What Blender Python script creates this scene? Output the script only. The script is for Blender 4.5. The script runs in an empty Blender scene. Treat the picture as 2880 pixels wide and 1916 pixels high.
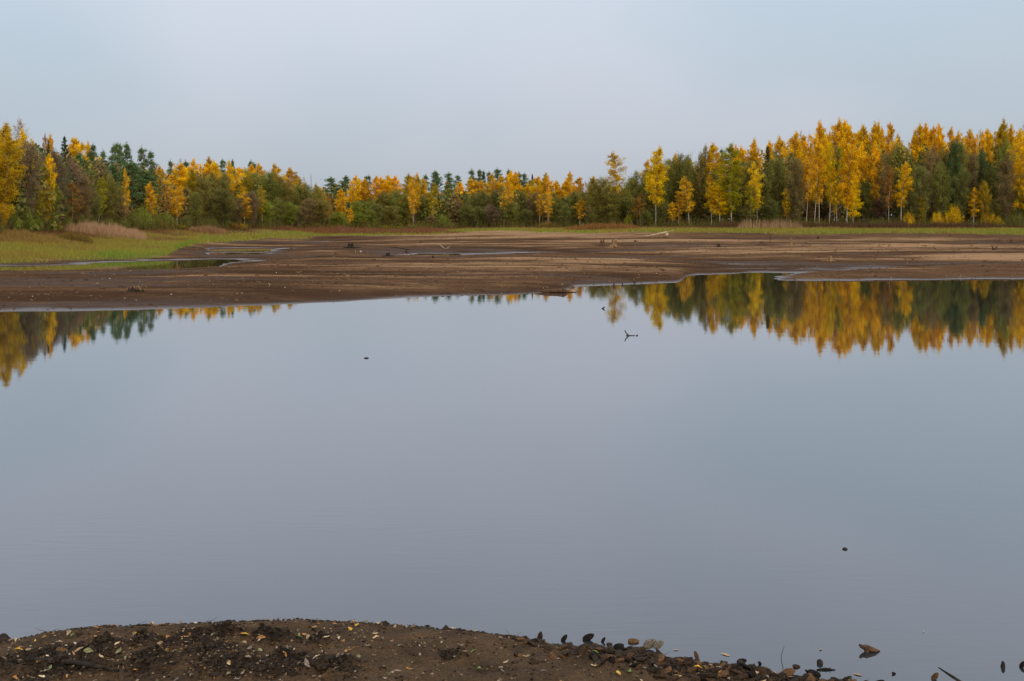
import bpy, math, random
import numpy as np
from mathutils import Vector, Matrix, Euler

# ------------------------------------------------------------------ camera, sky, sun, exposure
scene = bpy.context.scene
col = scene.collection
R = math.radians
CAM_H = 2.5            # eye height above the water, metres
F = 2880.0             # focal length in photo pixels (36 mm lens on 36 mm sensor)
HOR = 635.0            # photo row of the horizon

cam_d = bpy.data.cameras.new("camera")
cam = bpy.data.objects.new("camera", cam_d)
col.objects.link(cam)
cam.location = (0, 0, CAM_H)
cam.rotation_euler = (R(90), 0, 0)
cam_d.sensor_width = 36
cam_d.lens = 36
cam_d.shift_y = -(958 - HOR) / 2880.0
cam_d.clip_start = 0.1
cam_d.clip_end = 6000
scene.camera = cam

SUN_EL, SUN_AZ = 30, 158           # degrees; azimuth clockwise from the view direction
world = bpy.data.worlds.new("World")
scene.world = world
world.use_nodes = True
wn, wl = world.node_tree.nodes, world.node_tree.links
wn.clear()
w_out = wn.new("ShaderNodeOutputWorld")
w_bg = wn.new("ShaderNodeBackground")
w_bg.inputs["Strength"].default_value = 0.1
sky = wn.new("ShaderNodeTexSky")
sky.sky_type = 'NISHITA'
sky.sun_disc = False
sky.sun_elevation = R(SUN_EL)
sky.sun_rotation = R(SUN_AZ)
sky.air_density = 1.0
sky.dust_density = 3.0
w_tc = wn.new("ShaderNodeTexCoord")
w_map = wn.new("ShaderNodeMapping")
w_map.inputs["Scale"].default_value = (1.0, 1.0, 1.6)
w_map.inputs["Location"].default_value = (-2.82, 7.41, -13.75)
w_noise = wn.new("ShaderNodeTexNoise")           # soft thicker and thinner cloud
w_noise.inputs["Scale"].default_value = 2.3
w_noise.inputs["Detail"].default_value = 2.5
w_noise.inputs["Roughness"].default_value = 0.42
w_ramp = wn.new("ShaderNodeValToRGB")
w_ramp.color_ramp.interpolation = 'EASE'
w_ramp.color_ramp.elements[0].position = 0.36
w_ramp.color_ramp.elements[0].color = (4.05, 4.72, 5.38, 1)    # thin cloud: bluer
w_ramp.color_ramp.elements[1].position = 0.62
w_ramp.color_ramp.elements[1].color = (4.9, 5.2, 5.85, 1)    # thick cloud: pale lilac grey
w_mix = wn.new("ShaderNodeMixRGB")
w_mix.inputs["Fac"].default_value = 0.88         # overcast: the cloud deck hides most of the blue
w_sep = wn.new("ShaderNodeSeparateXYZ")
w_up = wn.new("ShaderNodeMapRange")              # an overcast sky brightens towards the zenith
w_up.inputs["From Min"].default_value = 0.0
w_up.inputs["From Max"].default_value = 1.0
w_up.inputs["To Min"].default_value = 1.0
w_up.inputs["To Max"].default_value = 2.9
w_mul = wn.new("ShaderNodeVectorMath")
w_mul.operation = 'SCALE'
wl.new(w_tc.outputs["Generated"], w_map.inputs["Vector"])
wl.new(w_map.outputs["Vector"], w_noise.inputs["Vector"])
wl.new(w_noise.outputs["Fac"], w_ramp.inputs["Fac"])
wl.new(sky.outputs["Color"], w_mix.inputs["Color1"])
wl.new(w_ramp.outputs["Color"], w_mix.inputs["Color2"])
wl.new(w_tc.outputs["Generated"], w_sep.inputs[0])
wl.new(w_sep.outputs["Z"], w_up.inputs["Value"])
wl.new(w_mix.outputs["Color"], w_mul.inputs[0])
wl.new(w_up.outputs["Result"], w_mul.inputs["Scale"])
wl.new(w_mul.outputs["Vector"], w_bg.inputs["Color"])
wl.new(w_bg.outputs["Background"], w_out.inputs["Surface"])

sun_d = bpy.data.lights.new("sun", 'SUN')
sun_d.energy = 1.5
sun_d.angle = R(35)
sun_d.color = (1.0, 0.87, 0.66)
sun = bpy.data.objects.new("sun", sun_d)
col.objects.link(sun)
_az, _el = R(SUN_AZ), R(SUN_EL)
_to = Vector((math.cos(_el) * math.sin(_az), math.cos(_el) * math.cos(_az), math.sin(_el)))
sun.rotation_euler = _to.to_track_quat('Z', 'Y').to_euler()
sun.location = (40, -40, 60)

vs = scene.view_settings
vs.view_transform = 'Standard'
vs.look = 'None'
vs.exposure = 0.0
vs.gamma = 1.0
vs.use_curve_mapping = False
scene.cycles.max_bounces = 7
scene.cycles.diffuse_bounces = 4
scene.cycles.glossy_bounces = 3
scene.cycles.transmission_bounces = 4
scene.cycles.use_denoising = True

# ------------------------------------------------------------------ helpers
rng = np.random.default_rng(11)
random.seed(5)

def tag(o, label=None, cat=None, group=None, kind=None):
    if label: o["label"] = label
    if cat: o["category"] = cat
    if group: o["group"] = group
    if kind: o["kind"] = kind
    return o

def mesh_obj(name, me, mat=None, parent=None, loc=None):
    o = bpy.data.objects.new(name, me)
    col.objects.link(o)
    if mat and not me.materials: me.materials.append(mat)
    if parent: o.parent = parent
    if loc is not None: o.location = loc
    return o

def empty(name, loc=(0, 0, 0), rz=0.0):
    o = bpy.data.objects.new(name, None)
    o.empty_display_size = 0.2
    col.objects.link(o)
    o.location = loc
    o.rotation_euler = (0, 0, rz)
    return o

def make_mesh(name, verts, faces, smooth=False, attrs=None):
    """verts (n,3); faces (m,k) array of equal size or list of lists"""
    me = bpy.data.meshes.new(name)
    verts = np.asarray(verts, dtype=np.float32)
    if isinstance(faces, np.ndarray):
        m, k = faces.shape
        me.vertices.add(len(verts)); me.loops.add(m * k); me.polygons.add(m)
        me.vertices.foreach_set("co", verts.ravel())
        me.loops.foreach_set("vertex_index", faces.astype(np.int32).ravel())
        me.polygons.foreach_set("loop_start", np.arange(0, m * k, k, dtype=np.int32))
        me.polygons.foreach_set("loop_total", np.full(m, k, dtype=np.int32))
        me.update(calc_edges=True)
    else:
        me.from_pydata(verts.tolist(), [], faces)
        me.update()
    if smooth:
        me.polygons.foreach_set("use_smooth", np.ones(len(me.polygons), dtype=bool))
    for k, a in (attrs or {}).items():
        a = np.asarray(a, dtype=np.float32)
        if a.ndim == 1:
            at = me.attributes.new(k, 'FLOAT', 'POINT'); at.data.foreach_set("value", a)
        else:
            if a.shape[1] == 3: a = np.hstack([a, np.ones((len(a), 1), np.float32)])
            at = me.attributes.new(k, 'FLOAT_COLOR', 'POINT'); at.data.foreach_set("color", a.ravel())
    return me

class Geo:
    """collects tubes and lumps into one mesh"""
    def __init__(self): self.v, self.f, self.n = [], [], 0
    def add(self, v, f):
        self.v.append(np.asarray(v, float)); self.f += [[i + self.n for i in q] for q in f]; self.n += len(v)
    def tube(self, pts, rad, sides=5, cap=True):
        pts = np.asarray(pts, float); rad = np.broadcast_to(rad, (len(pts),))
        vs_, fs = [], []
        for i, p in enumerate(pts):
            d = pts[min(i + 1, len(pts) - 1)] - pts[max(i - 1, 0)]
            d = d / (np.linalg.norm(d) + 1e-9)
            a = np.cross(d, (0.31, 0.95, 0.05) if abs(d[1]) < .9 else (1, 0, 0)); a /= np.linalg.norm(a) + 1e-9
            b = np.cross(d, a)
            for k in range(sides):
                t = 2 * math.pi * k / sides
                vs_.append(p + rad[i] * (math.cos(t) * a + math.sin(t) * b))
        for i in range(len(pts) - 1):
            for k in range(sides):
                k2 = (k + 1) % sides
                fs.append([i * sides + k, i * sides + k2, (i + 1) * sides + k2, (i + 1) * sides + k])
        if cap:
            fs.append(list(range(sides))[::-1]); fs.append([(len(pts) - 1) * sides + k for k in range(sides)])
        self.add(vs_, fs)
    def mesh(self, name, smooth=True): return make_mesh(name, np.vstack(self.v), self.f, smooth)

def _hash(ix, iy, s):
    h = (ix.astype(np.int64) * 374761393 + iy.astype(np.int64) * 668265263 + s * 982451653) & 0xffffffff
    h = ((h ^ (h >> 13)) * 1274126177) & 0xffffffff
    return ((h ^ (h >> 16)) & 0xffff) / 65535.0

def vnoise(x, y, s=0):
    x = np.asarray(x, float); y = np.asarray(y, float)
    ix, iy = np.floor(x), np.floor(y); fx, fy = x - ix, y - iy
    fx = fx * fx * (3 - 2 * fx); fy = fy * fy * (3 - 2 * fy)
    a, b = _hash(ix, iy, s), _hash(ix + 1, iy, s)
    c, d = _hash(ix, iy + 1, s), _hash(ix + 1, iy + 1, s)
    return (a * (1 - fx) + b * fx) * (1 - fy) + (c * (1 - fx) + d * fx) * fy

def fbm(x, y, s=0, o=4, g=0.5):
    t, a, n = 0, 1.0, 0
    for i in range(o):
        t = t + a * vnoise(x * 2 ** i + 17.3 * i, y * 2 ** i - 9.1 * i, s + i); n += a; a *= g
    return t / n

def sstep(a, b, x):
    t = np.clip((np.asarray(x, float) - a) / (b - a), 0, 1); return t * t * (3 - 2 * t)

# ------------------------------------------------------------------ materials
def new_mat(name):
    m = bpy.data.materials.new(name); m.use_nodes = True
    n, l = m.node_tree.nodes, m.node_tree.links
    n.clear(); out = n.new("ShaderNodeOutputMaterial")
    return m, n, l, out

def nd(n, typ, **kw):
    x = n.new(typ)
    for k, v in kw.items():
        if k in x.inputs: x.inputs[k].default_value = v
        else: setattr(x, k, v)
    return x

def leaf_material(name, translucency=0.42, hue=0.03, val=0.5):
    """leaf colour = the object's own colour, varied leaf by leaf through the 'tint' attribute"""
    m, n, l, out = new_mat(name)
    oi = nd(n, "ShaderNodeObjectInfo"); at = nd(n, "ShaderNodeAttribute", attribute_name="tint")
    hs = nd(n, "ShaderNodeHueSaturation")
    mh = nd(n, "ShaderNodeMapRange"); mh.inputs["To Min"].default_value = 0.5 - hue * .5; mh.inputs["To Max"].default_value = 0.5 + hue * .5
    mv = nd(n, "ShaderNodeMapRange"); mv.inputs["To Min"].default_value = 1 - val; mv.inputs["To Max"].default_value = 1 + val * .8
    l.new(at.outputs["Fac"], mh.inputs["Value"]); l.new(at.outputs["Fac"], mv.inputs["Value"])
    l.new(oi.outputs["Color"], hs.inputs["Color"]); l.new(mh.outputs[0], hs.inputs["Hue"]); l.new(mv.outputs[0], hs.inputs["Value"])
    d = nd(n, "ShaderNodeBsdfDiffuse"); t = nd(n, "ShaderNodeBsdfTranslucent"); mx = nd(n, "ShaderNodeMixShader", Fac=translucency)
    l.new(hs.outputs[0], d.inputs["Color"]); l.new(hs.outputs[0], t.inputs["Color"])
    l.new(d.outputs[0], mx.inputs[1]); l.new(t.outputs[0], mx.inputs[2]); l.new(mx.outputs[0], out.inputs["Surface"])
    return m

def vcol_leaf_material(name, attr="col", translucency=0.35):
    m, n, l, out = new_mat(name)
    at = nd(n, "ShaderNodeAttribute", attribute_name=attr)
    d = nd(n, "ShaderNodeBsdfDiffuse"); t = nd(n, "ShaderNodeBsdfTranslucent"); mx = nd(n, "ShaderNodeMixShader", Fac=translucency)
    l.new(at.outputs["Color"], d.inputs["Color"]); l.new(at.outputs["Color"], t.inputs["Color"])
    l.new(d.outputs[0], mx.inputs[1]); l.new(t.outputs[0], mx.inputs[2]); l.new(mx.outputs[0], out.inputs["Surface"])
    return m

def ramp_material(name, c0, c1, scale=(1, 1, 1), nscale=5.0, detail=5, rough=0.85, lo=0.35, hi=0.65, bump=0.0, coord="Object", bdist=0.02, spec=0.12):
    m, n, l, out = new_mat(name)
    tc = nd(n, "ShaderNodeTexCoord"); mp = nd(n, "ShaderNodeMapping"); mp.inputs["Scale"].default_value = scale
    no = nd(n, "ShaderNodeTexNoise", Scale=nscale, Detail=detail)
    rp = nd(n, "ShaderNodeValToRGB"); e = rp.color_ramp.elements
    e[0].position, e[1].position = lo, hi; e[0].color = (*c0, 1); e[1].color = (*c1, 1)
    p = nd(n, "ShaderNodeBsdfPrincipled", Roughness=rough); p.inputs["Specular IOR Level"].default_value = spec
    l.new(tc.outputs[coord], mp.inputs[0]); l.new(mp.outputs[0], no.inputs["Vector"]); l.new(no.outputs["Fac"], rp.inputs[0])
    l.new(rp.outputs[0], p.inputs["Base Color"])
    if bump:
        b = nd(n, "ShaderNodeBump", Strength=bump, Distance=bdist); l.new(no.outputs["Fac"], b.inputs["Height"]); l.new(b.outputs[0], p.inputs["Normal"])
    l.new(p.outputs[0], out.inputs["Surface"])
    return m

M = {}
M['leaf'] = leaf_material("autumn_leaves")
M['needle'] = leaf_material("conifer_needles", 0.15, 0.03, 0.5)
M['vleaf'] = vcol_leaf_material("wild_grass")
M['wood_mass'] = vcol_leaf_material("deep_wood_foliage", translucency=0.2)
M['birch'] = ramp_material("birch_bark", (0.10, 0.08, 0.06), (0.44, 0.37, 0.30), (1, 1, 3.5), 1.6, 4, 0.8, 0.33, 0.47)
M['bark'] = ramp_material("grey_brown_bark", (0.05, 0.037, 0.026), (0.16, 0.12, 0.085), (3, 3, .6), 2.0)
M['pinebark'] = ramp_material("pine_bark", (0.09, 0.055, 0.035), (0.26, 0.14, 0.075), (2, 2, .5), 1.5)
M['deadwood'] = ramp_material("weathered_driftwood", (0.08, 0.045, 0.022), (0.32, 0.185, 0.085), (4, 4, 1), 3.0, bump=.6)
M['paledeadwood'] = ramp_material("bleached_driftwood", (0.22, 0.15, 0.09), (0.62, 0.46, 0.29), (4, 4, 1), 3.0, bump=.5)
M['darkwood'] = ramp_material("wet_black_wood", (0.008, 0.006, 0.005), (0.04, 0.028, 0.02), (3, 3, 3), 6.0, rough=.85, bump=.5)
M['brownwood'] = ramp_material("wet_brown_wood", (0.035, 0.018, 0.01), (0.14, 0.075, 0.04), (3, 3, 3), 6.0, rough=.85, bump=.5)
M['twig'] = ramp_material('birch_twigs', (0.07, 0.045, 0.03), (0.2, 0.14, 0.1), (1, 1, 1), 3.0)
M['baretwig'] = ramp_material('bare_birch_twigs', (0.16, 0.11, 0.09), (0.36, 0.27, 0.22), (1, 1, 1), 3.0)
M['deadspruce'] = ramp_material("dead_spruce_wood", (0.05, 0.055, 0.06), (0.14, 0.14, 0.14), (1, 1, 1), 4.0)

def water_material():
    m, n, l, out = new_mat("lake_water")
    geo = nd(n, "ShaderNodeNewGeometry")
    hsum = None
    for sc, (sx, sy), amp in ((5.0, (1.0, 1.0), 0.35), (1.1, (0.45, 1.3), 1.0), (16.0, (.6, 1.2), 0.22)):
        mp = nd(n, "ShaderNodeMapping"); mp.inputs["Scale"].default_value = (sx, sy, 1)
        no = nd(n, "ShaderNodeTexNoise", Scale=sc, Detail=2.0)
        mu = nd(n, "ShaderNodeMath", operation='MULTIPLY'); mu.inputs[1].default_value = amp
        l.new(geo.outputs["Position"], mp.inputs[0]); l.new(mp.outputs[0], no.inputs["Vector"]); l.new(no.outputs["Fac"], mu.inputs[0])
        if hsum is None: hsum = mu
        else:
            ad = nd(n, "ShaderNodeMath", operation='ADD'); l.new(hsum.outputs[0], ad.inputs[0]); l.new(mu.outputs[0], ad.inputs[1]); hsum = ad
    # light breeze patches off the near bank
    mpr = nd(n, "ShaderNodeMapping"); mpr.inputs["Scale"].default_value = (.35, 1.5, 1); nr1 = nd(n, "ShaderNodeTexNoise", Scale=9.0, Detail=3.0)
    l.new(geo.outputs["Position"], mpr.inputs[0]); l.new(mpr.outputs[0], nr1.inputs["Vector"])
    nr2 = nd(n, "ShaderNodeTexNoise", Scale=.45, Detail=3.0); l.new(geo.outputs["Position"], nr2.inputs["Vector"])
    mk = nd(n, "ShaderNodeMapRange"); mk.inputs["From Min"].default_value = .42; mk.inputs["From Max"].default_value = .68; l.new(nr2.outputs["Fac"], mk.inputs["Value"])
    sx_ = nd(n, "ShaderNodeSeparateXYZ"); l.new(geo.outputs["Position"], sx_.inputs[0])
    mk2 = nd(n, "ShaderNodeMapRange"); mk2.inputs["From Min"].default_value = 16; mk2.inputs["From Max"].default_value = 6.5; l.new(sx_.outputs["Y"], mk2.inputs["Value"])
    m1 = nd(n, "ShaderNodeMath", operation='MULTIPLY'); l.new(mk.outputs[0], m1.inputs[0]); l.new(mk2.outputs[0], m1.inputs[1])
    m2 = nd(n, "ShaderNodeMath", operation='MULTIPLY'); l.new(m1.outputs[0], m2.inputs[0]); l.new(nr1.outputs["Fac"], m2.inputs[1])
    m3 = nd(n, "ShaderNodeMath", operation='MULTIPLY_ADD'); m3.inputs[1].default_value = 4.0; l.new(m2.outputs[0], m3.inputs[0]); l.new(hsum.outputs[0], m3.inputs[2]); hsum = m3
    bp = nd(n, "ShaderNodeBump", Strength=1.0, Distance=0.0006)
    l.new(hsum.outputs[0], bp.inputs["Height"])
    lw = nd(n, "ShaderNodeLayerWeight", Blend=0.5)            # reflection grows towards grazing view
    fr = nd(n, "ShaderNodeMath", operation='POWER'); fr.inputs[1].default_value = 2.85; l.new(lw.outputs["Facing"], fr.inputs[0])
    gl = nd(n, "ShaderNodeBsdfGlossy", Roughness=0.006); gl.inputs["Color"].default_value = (0.93, 0.94, 0.96, 1)
    df = nd(n, "ShaderNodeBsdfDiffuse"); df.inputs["Color"].default_value = (0.022, 0.024, 0.026, 1)
    mx = nd(n, "ShaderNodeMixShader")
    l.new(bp.outputs[0], lw.inputs["Normal"]); l.new(bp.outputs[0], gl.inputs["Normal"])
    l.new(fr.outputs[0], mx.inputs[0]); l.new(df.outputs[0], mx.inputs[1]); l.new(gl.outputs[0], mx.inputs[2])
    l.new(mx.outputs[0], out.inputs["Surface"])
    return m
M['water'] = water_material()

def mud_material():
    m, n, l, out = new_mat("mud_flat")
    geo = nd(n, "ShaderNodeNewGeometry")
    dry = nd(n, "ShaderNodeAttribute", attribute_name="dry"); grn = nd(n, "ShaderNodeAttribute", attribute_name="green")
    wet = nd(n, "ShaderNodeAttribute", attribute_name="wet")
    mp = nd(n, "ShaderNodeMapping"); mp.inputs["Scale"].default_value = (0.35, 1.0, 1.0)
    n1 = nd(n, "ShaderNodeTexNoise", Scale=0.9, Detail=7.0, Roughness=.62)
    n2 = nd(n, "ShaderNodeTexNoise", Scale=3.2, Detail=6.0, Roughness=.75)
    l.new(geo.outputs["Position"], mp.inputs[0]); l.new(mp.outputs[0], n1.inputs["Vector"]); l.new(geo.outputs["Position"], n2.inputs["Vector"])
    # dryness + noise
    a = nd(n, "ShaderNodeMath", operation='MULTIPLY_ADD'); a.inputs[1].default_value = 1.15; a.inputs[2].default_value = -0.575
    l.new(n1.outputs["Fac"], a.inputs[0])
    b = nd(n, "ShaderNodeMath", operation='ADD'); l.new(dry.outputs["Fac"], b.inputs[0]); l.new(a.outputs[0], b.inputs[1])
    a2 = nd(n, "ShaderNodeMath", operation='MULTIPLY_ADD'); a2.inputs[1].default_value = 0.9; a2.inputs[2].default_value = -0.45
    l.new(n2.outputs["Fac"], a2.inputs[0])
    mp3 = nd(n, "ShaderNodeMapping"); mp3.inputs["Scale"].default_value = (0.07, 0.55, 1.0)
    n3 = nd(n, "ShaderNodeTexNoise", Scale=1.3, Detail=8.0, Roughness=.7); l.new(geo.outputs["Position"], mp3.inputs[0]); l.new(mp3.outputs[0], n3.inputs["Vector"])
    a3 = nd(n, "ShaderNodeMath", operation='MULTIPLY_ADD'); a3.inputs[1].default_value = 0.8; a3.inputs[2].default_value = -0.4; l.new(n3.outputs["Fac"], a3.inputs[0])
    b3 = nd(n, "ShaderNodeMath", operation='ADD'); l.new(b.outputs[0], b3.inputs[0]); l.new(a3.outputs[0], b3.inputs[1])
    c = nd(n, "ShaderNodeMath", operation='ADD'); l.new(b3.outputs[0], c.inputs[0]); l.new(a2.outputs[0], c.inputs[1])
    rp = nd(n, "ShaderNodeValToRGB"); rp.color_ramp.elements[0].position = 0.0; rp.color_ramp.elements[0].color = (0.060, 0.032, 0.018, 1)
    rp.color_ramp.elements[1].position = 1.0; rp.color_ramp.elements[1].color = (0.31, 0.178, 0.093, 1)
    e = rp.color_ramp.elements.new(0.45); e.color = (0.120, 0.064, 0.034, 1)
    e = rp.color_ramp.elements.new(0.72); e.color = (0.215, 0.120, 0.061, 1)
    l.new(c.outputs[0], rp.inputs[0])
    rg = nd(n, "ShaderNodeValToRGB"); rg.color_ramp.elements[0].position = 0.35; rg.color_ramp.elements[0].color = (0.13, 0.10, 0.035, 1)
    rg.color_ramp.elements[1].position = 0.65; rg.color_ramp.elements[1].color = (0.22, 0.19, 0.055, 1)
    l.new(n1.outputs["Fac"], rg.inputs[0])
    mg = nd(n, "ShaderNodeMixRGB"); l.new(grn.outputs["Fac"], mg.inputs[0]); l.new(rp.outputs[0], mg.inputs[1]); l.new(rg.outputs[0], mg.inputs[2])
    p = nd(n, "ShaderNodeBsdfPrincipled")
    mr = nd(n, "ShaderNodeMapRange"); mr.inputs["To Min"].default_value = 1.0; mr.inputs["To Max"].default_value = 0.30
    l.new(wet.outputs["Fac"], mr.inputs["Value"]); l.new(mr.outputs[0], p.inputs["Roughness"])
    ms = nd(n, "ShaderNodeMapRange"); ms.inputs["To Min"].default_value = 0.0; ms.inputs["To Max"].default_value = 0.5
    l.new(wet.outputs["Fac"], ms.inputs["Value"]); l.new(ms.outputs[0], p.inputs["Specular IOR Level"])
    bp = nd(n, "ShaderNodeBump", Strength=0.9, Distance=0.08); l.new(n2.outputs["Fac"], bp.inputs["Height"]); l.new(bp.outputs[0], p.inputs["Normal"])
    l.new(mg.outputs[0], p.inputs["Base Color"]); l.new(p.outputs[0], out.inputs["Surface"])
    return m
M['mud'] = mud_material()

# ------------------------------------------------------------------ the ground beyond the water
def px_of(X, Y): return 1440 + F * X / Y
SHORE = np.array([(-900, 880), (0, 878), (250, 875), (490, 868), (730, 860), (900, 851), (980, 848), (1160, 838), (1290, 832), (1400, 830), (1515, 825),
                  (1570, 819), (1602, 815), (1612, 808), (1640, 806), (1710, 803), (1830, 799), (1905, 795.5), (1916, 792), (1930, 777), (1960, 773), (2060, 771), (2110, 767),
                  (2180, 768), (2250, 770), (2300, 769), (2400, 762), (2880, 757), (3900, 757)], float)
SHORE_Y = CAM_H * F / (SHORE[:, 1] - HOR)
PROF = {
    -900: [(20, .3), (46, .3), (54, -.05), (60, -.05), (64, .2), (70, 1.0), (76, 1.9), (86, 2.4), (200, 3.2)],
    0: [(20, .3), (49, .3), (57, -.05), (63, -.05), (67, .22), (77, .95), (84, 1.75), (95, 2.3), (200, 3.2)],
    300: [(20, .3), (50, .3), (59, -.05), (68.5, -.05), (75, .28), (95, .75), (118, 1.5), (135, 2.1), (250, 3.5)],
    480: [(20, .3), (50, .3), (59, -.05), (73, -.05), (78, .2), (90, .32), (115, .6), (140, 1.3), (158, 2.0), (250, 3.5)],
    600: [(20, .3), (45, .35), (55, .25), (60.5, -.03), (75, -.05), (79, .06), (86, .06), (89, -.03), (93, -.03), (97, .05), (102, -.05), (114, -.05), (126, .42), (150, .8), (172, 1.9), (260, 3.5)],
    740: [(20, .3), (62, .32), (70, .05), (76, .05), (82, .12), (88, .03), (93, -.03), (97, .05), (102, -.04), (114, -.04), (124, .3), (150, .75), (166, 1.0), (182, 1.9), (260, 3.5)],
    900: [(20, .3), (70, .33), (95, .25), (110, .2), (130, .3), (150, .2), (157, -.02), (163, -.02), (172, .6), (181, .95), (196, 1.75), (260, 3.2)],
    1100: [(20, .3), (75, .3), (82, .06), (87, .06), (100, .3), (140, .45), (158, .5), (174, .85), (195, 1.3), (212, 1.75), (280, 3)],
    1200: [(20, .3), (76, .3), (83, .05), (86, -.04), (91, -.03), (94, .06), (104, .38), (140, .5), (160, .65), (176, .9), (198, 1.35), (214, 1.8), (280, 3)],
    1500: [(20, .3), (60, .3), (80, .3), (92, .06), (97, .05), (110, .4), (140, .62), (165, 1.2), (185, 1.65), (212, 2.0), (280, 3)],
    1800: [(20, .3), (60, .22), (84, .12), (90, .3), (120, .5), (145, .9), (158, 1.4), (172, 1.75), (192, 2.05), (260, 3.2)],
    2050: [(20, .3), (60, .06), (66, .03), (74, .25), (100, .42), (122, .5), (142, .85), (153, 1.3), (165, 1.6), (190, 2.1), (260, 3.2)],
    2250: [(20, .3), (58, .05), (66, .06), (74, .38), (86, .3), (100, .5), (120, .55), (140, .8), (152, 1.28), (165, 1.6), (188, 2.1), (260, 3.2)],
    2600: [(20, .3), (60, .04), (67, .03), (76, .45), (90, .55), (100, .35), (120, .5), (138, .75), (150, 1.25), (165, 1.6), (188, 2.1), (260, 3.2)],
    3900: [(20, .3), (60, .04), (67, .03), (76, .4), (90, .5), (100, .35), (120, .5), (138, .75), (150, 1.25), (165, 1.6), (188, 2.1), (260, 3.2)],
}
PK = np.array(sorted(PROF), float)
GRASS_FRONT = np.array([(-900, 62), (0, 65.5), (200, 69), (300, 72), (400, 74), (470, 78), (490, 88), (520, 108), (600, 126), (700, 134), (760, 150), (900, 173), (1200, 176), (1290, 184),
                        (1400, 188), (1480, 176), (1560, 166), (1700, 160), (1900, 158), (2200, 153), (2400, 152), (2600, 155), (2880, 150), (3900, 150)], float)
SPIT = [(2200, 788), (2260, 785), (2340, 781), (2480, 774), (2700, 768), (2880, 762), (3400, 758), (3900, 758)]
def on_plane(px, py, z=0.0):
    Y = (CAM_H - z) * F / (py - HOR); return np.array(((px - 1440) / F * Y, Y))
SPIT_W = [on_plane(*q) for q in SPIT]
SPIT_R = [.2, 1.3, 2.6, 4.4, 6.0, 6.8, 7.5, 8]

def ground(X, Y):
    """height, dryness, wetness of the lake bed and shore at X, Y"""
    X = np.asarray(X, float); Y = np.asarray(Y, float)
    Ys = np.maximum(Y, 20.0)
    px = px_of(X, Ys)
    Yw = Y + (fbm(X / 7, Y / 9, 160, 3) - .5) * .075 * Ys
    cols_ = np.stack([np.interp(Yw, [q[0] for q in PROF[int(k)]], [q[1] for q in PROF[int(k)]]) for k in PK])
    j = np.clip(np.searchsorted(PK, px) - 1, 0, len(PK) - 2)
    t = np.clip((px - PK[j]) / (PK[j + 1] - PK[j]), 0, 1)
    prof = np.take_along_axis(cols_, j[None], 0)[0] * (1 - t) + np.take_along_axis(cols_, j[None] + 1, 0)[0] * t
    # long low ridges and troughs, larger the farther out
    lg = np.log(Ys)
    ridge = fbm(X / (8 + .15 * Ys) + 3.1, lg * 14.0, 3, 5, .6) - .5
    fine = fbm(X / 2.0, Y / 1.2, 9, 4, .6) - .5
    amp = np.interp(Y, [28, 45, 80, 130, 175, 200], [.10, .16, .26, .34, .22, .1])
    dip = .25 + .75 * sstep(-.03, .16, prof)
    z = prof + (ridge * amp + fine * .10) * dip
    s = Y - np.interp(px, SHORE[:, 0], SHORE_Y) + (fbm(X / 1.6, Y / 1.2 + 5, 21, 3) - .5) * .7
    zs = np.where(s < 0, s * .12, s * .055)
    k = .06
    z = -k * np.logaddexp(-z / k, -zs / k)                 # soft minimum: beach slope against profile
    # the sand spit on the right
    P = np.stack([X, Y], -1); best = np.full(X.shape, -9.0)
    for a, b, ra, rb in zip(SPIT_W[:-1], SPIT_W[1:], SPIT_R[:-1], SPIT_R[1:]):
        ab = b - a; tt = np.clip(((P - a) @ ab) / (ab @ ab), 0, 1)
        d = np.linalg.norm((P - a - tt[..., None] * ab), axis=-1); r = ra + (rb - ra) * tt
        best = np.maximum(best, (r - d + (fbm(X / 1.3, Y / 1.3, 33, 3) - .5) * .6) * .075)
    z = np.maximum(z, np.minimum(best, .24 + .05 * fine))
    z = np.maximum(z, -1.2)
    dry = np.clip(.31 + ridge * 2.4 + (z - .28) * .55 + (fbm(X / 9, lg * 26, 40, 4, .6) - .5) * 1.1 + fine * .5, 0, 1) * sstep(.03, .22, z)
    dry = dry * (1 - .65 * sstep(128, 148, Y) * sstep(1500, 2100, px))
    dry = np.where(s < 8, dry * .75, dry)
    dry = np.where((best > .04) & (Y < 62), np.maximum(dry, .38), dry)
    wet = 1 - sstep(.0, .06, z + (fbm(X / 2.5, Y / 2.5, 51, 3) - .5) * .07)
    wet = np.maximum(wet, .22 * (1 - sstep(.0, .25, dry)) * sstep(.45, .6, fbm(X / 9, Y / 5, 52, 3)))
    gf = np.interp(px, GRASS_FRONT[:, 0], GRASS_FRONT[:, 1])
    green = sstep(-.02, .06, (Y - gf) / gf + (fbm(X / 6, Y / 6, 61, 3) - .5) * .10)
    return z, dry, wet, green

def gz(x, y): return float(ground(np.array([x]), np.array([y]))[0][0])

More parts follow.
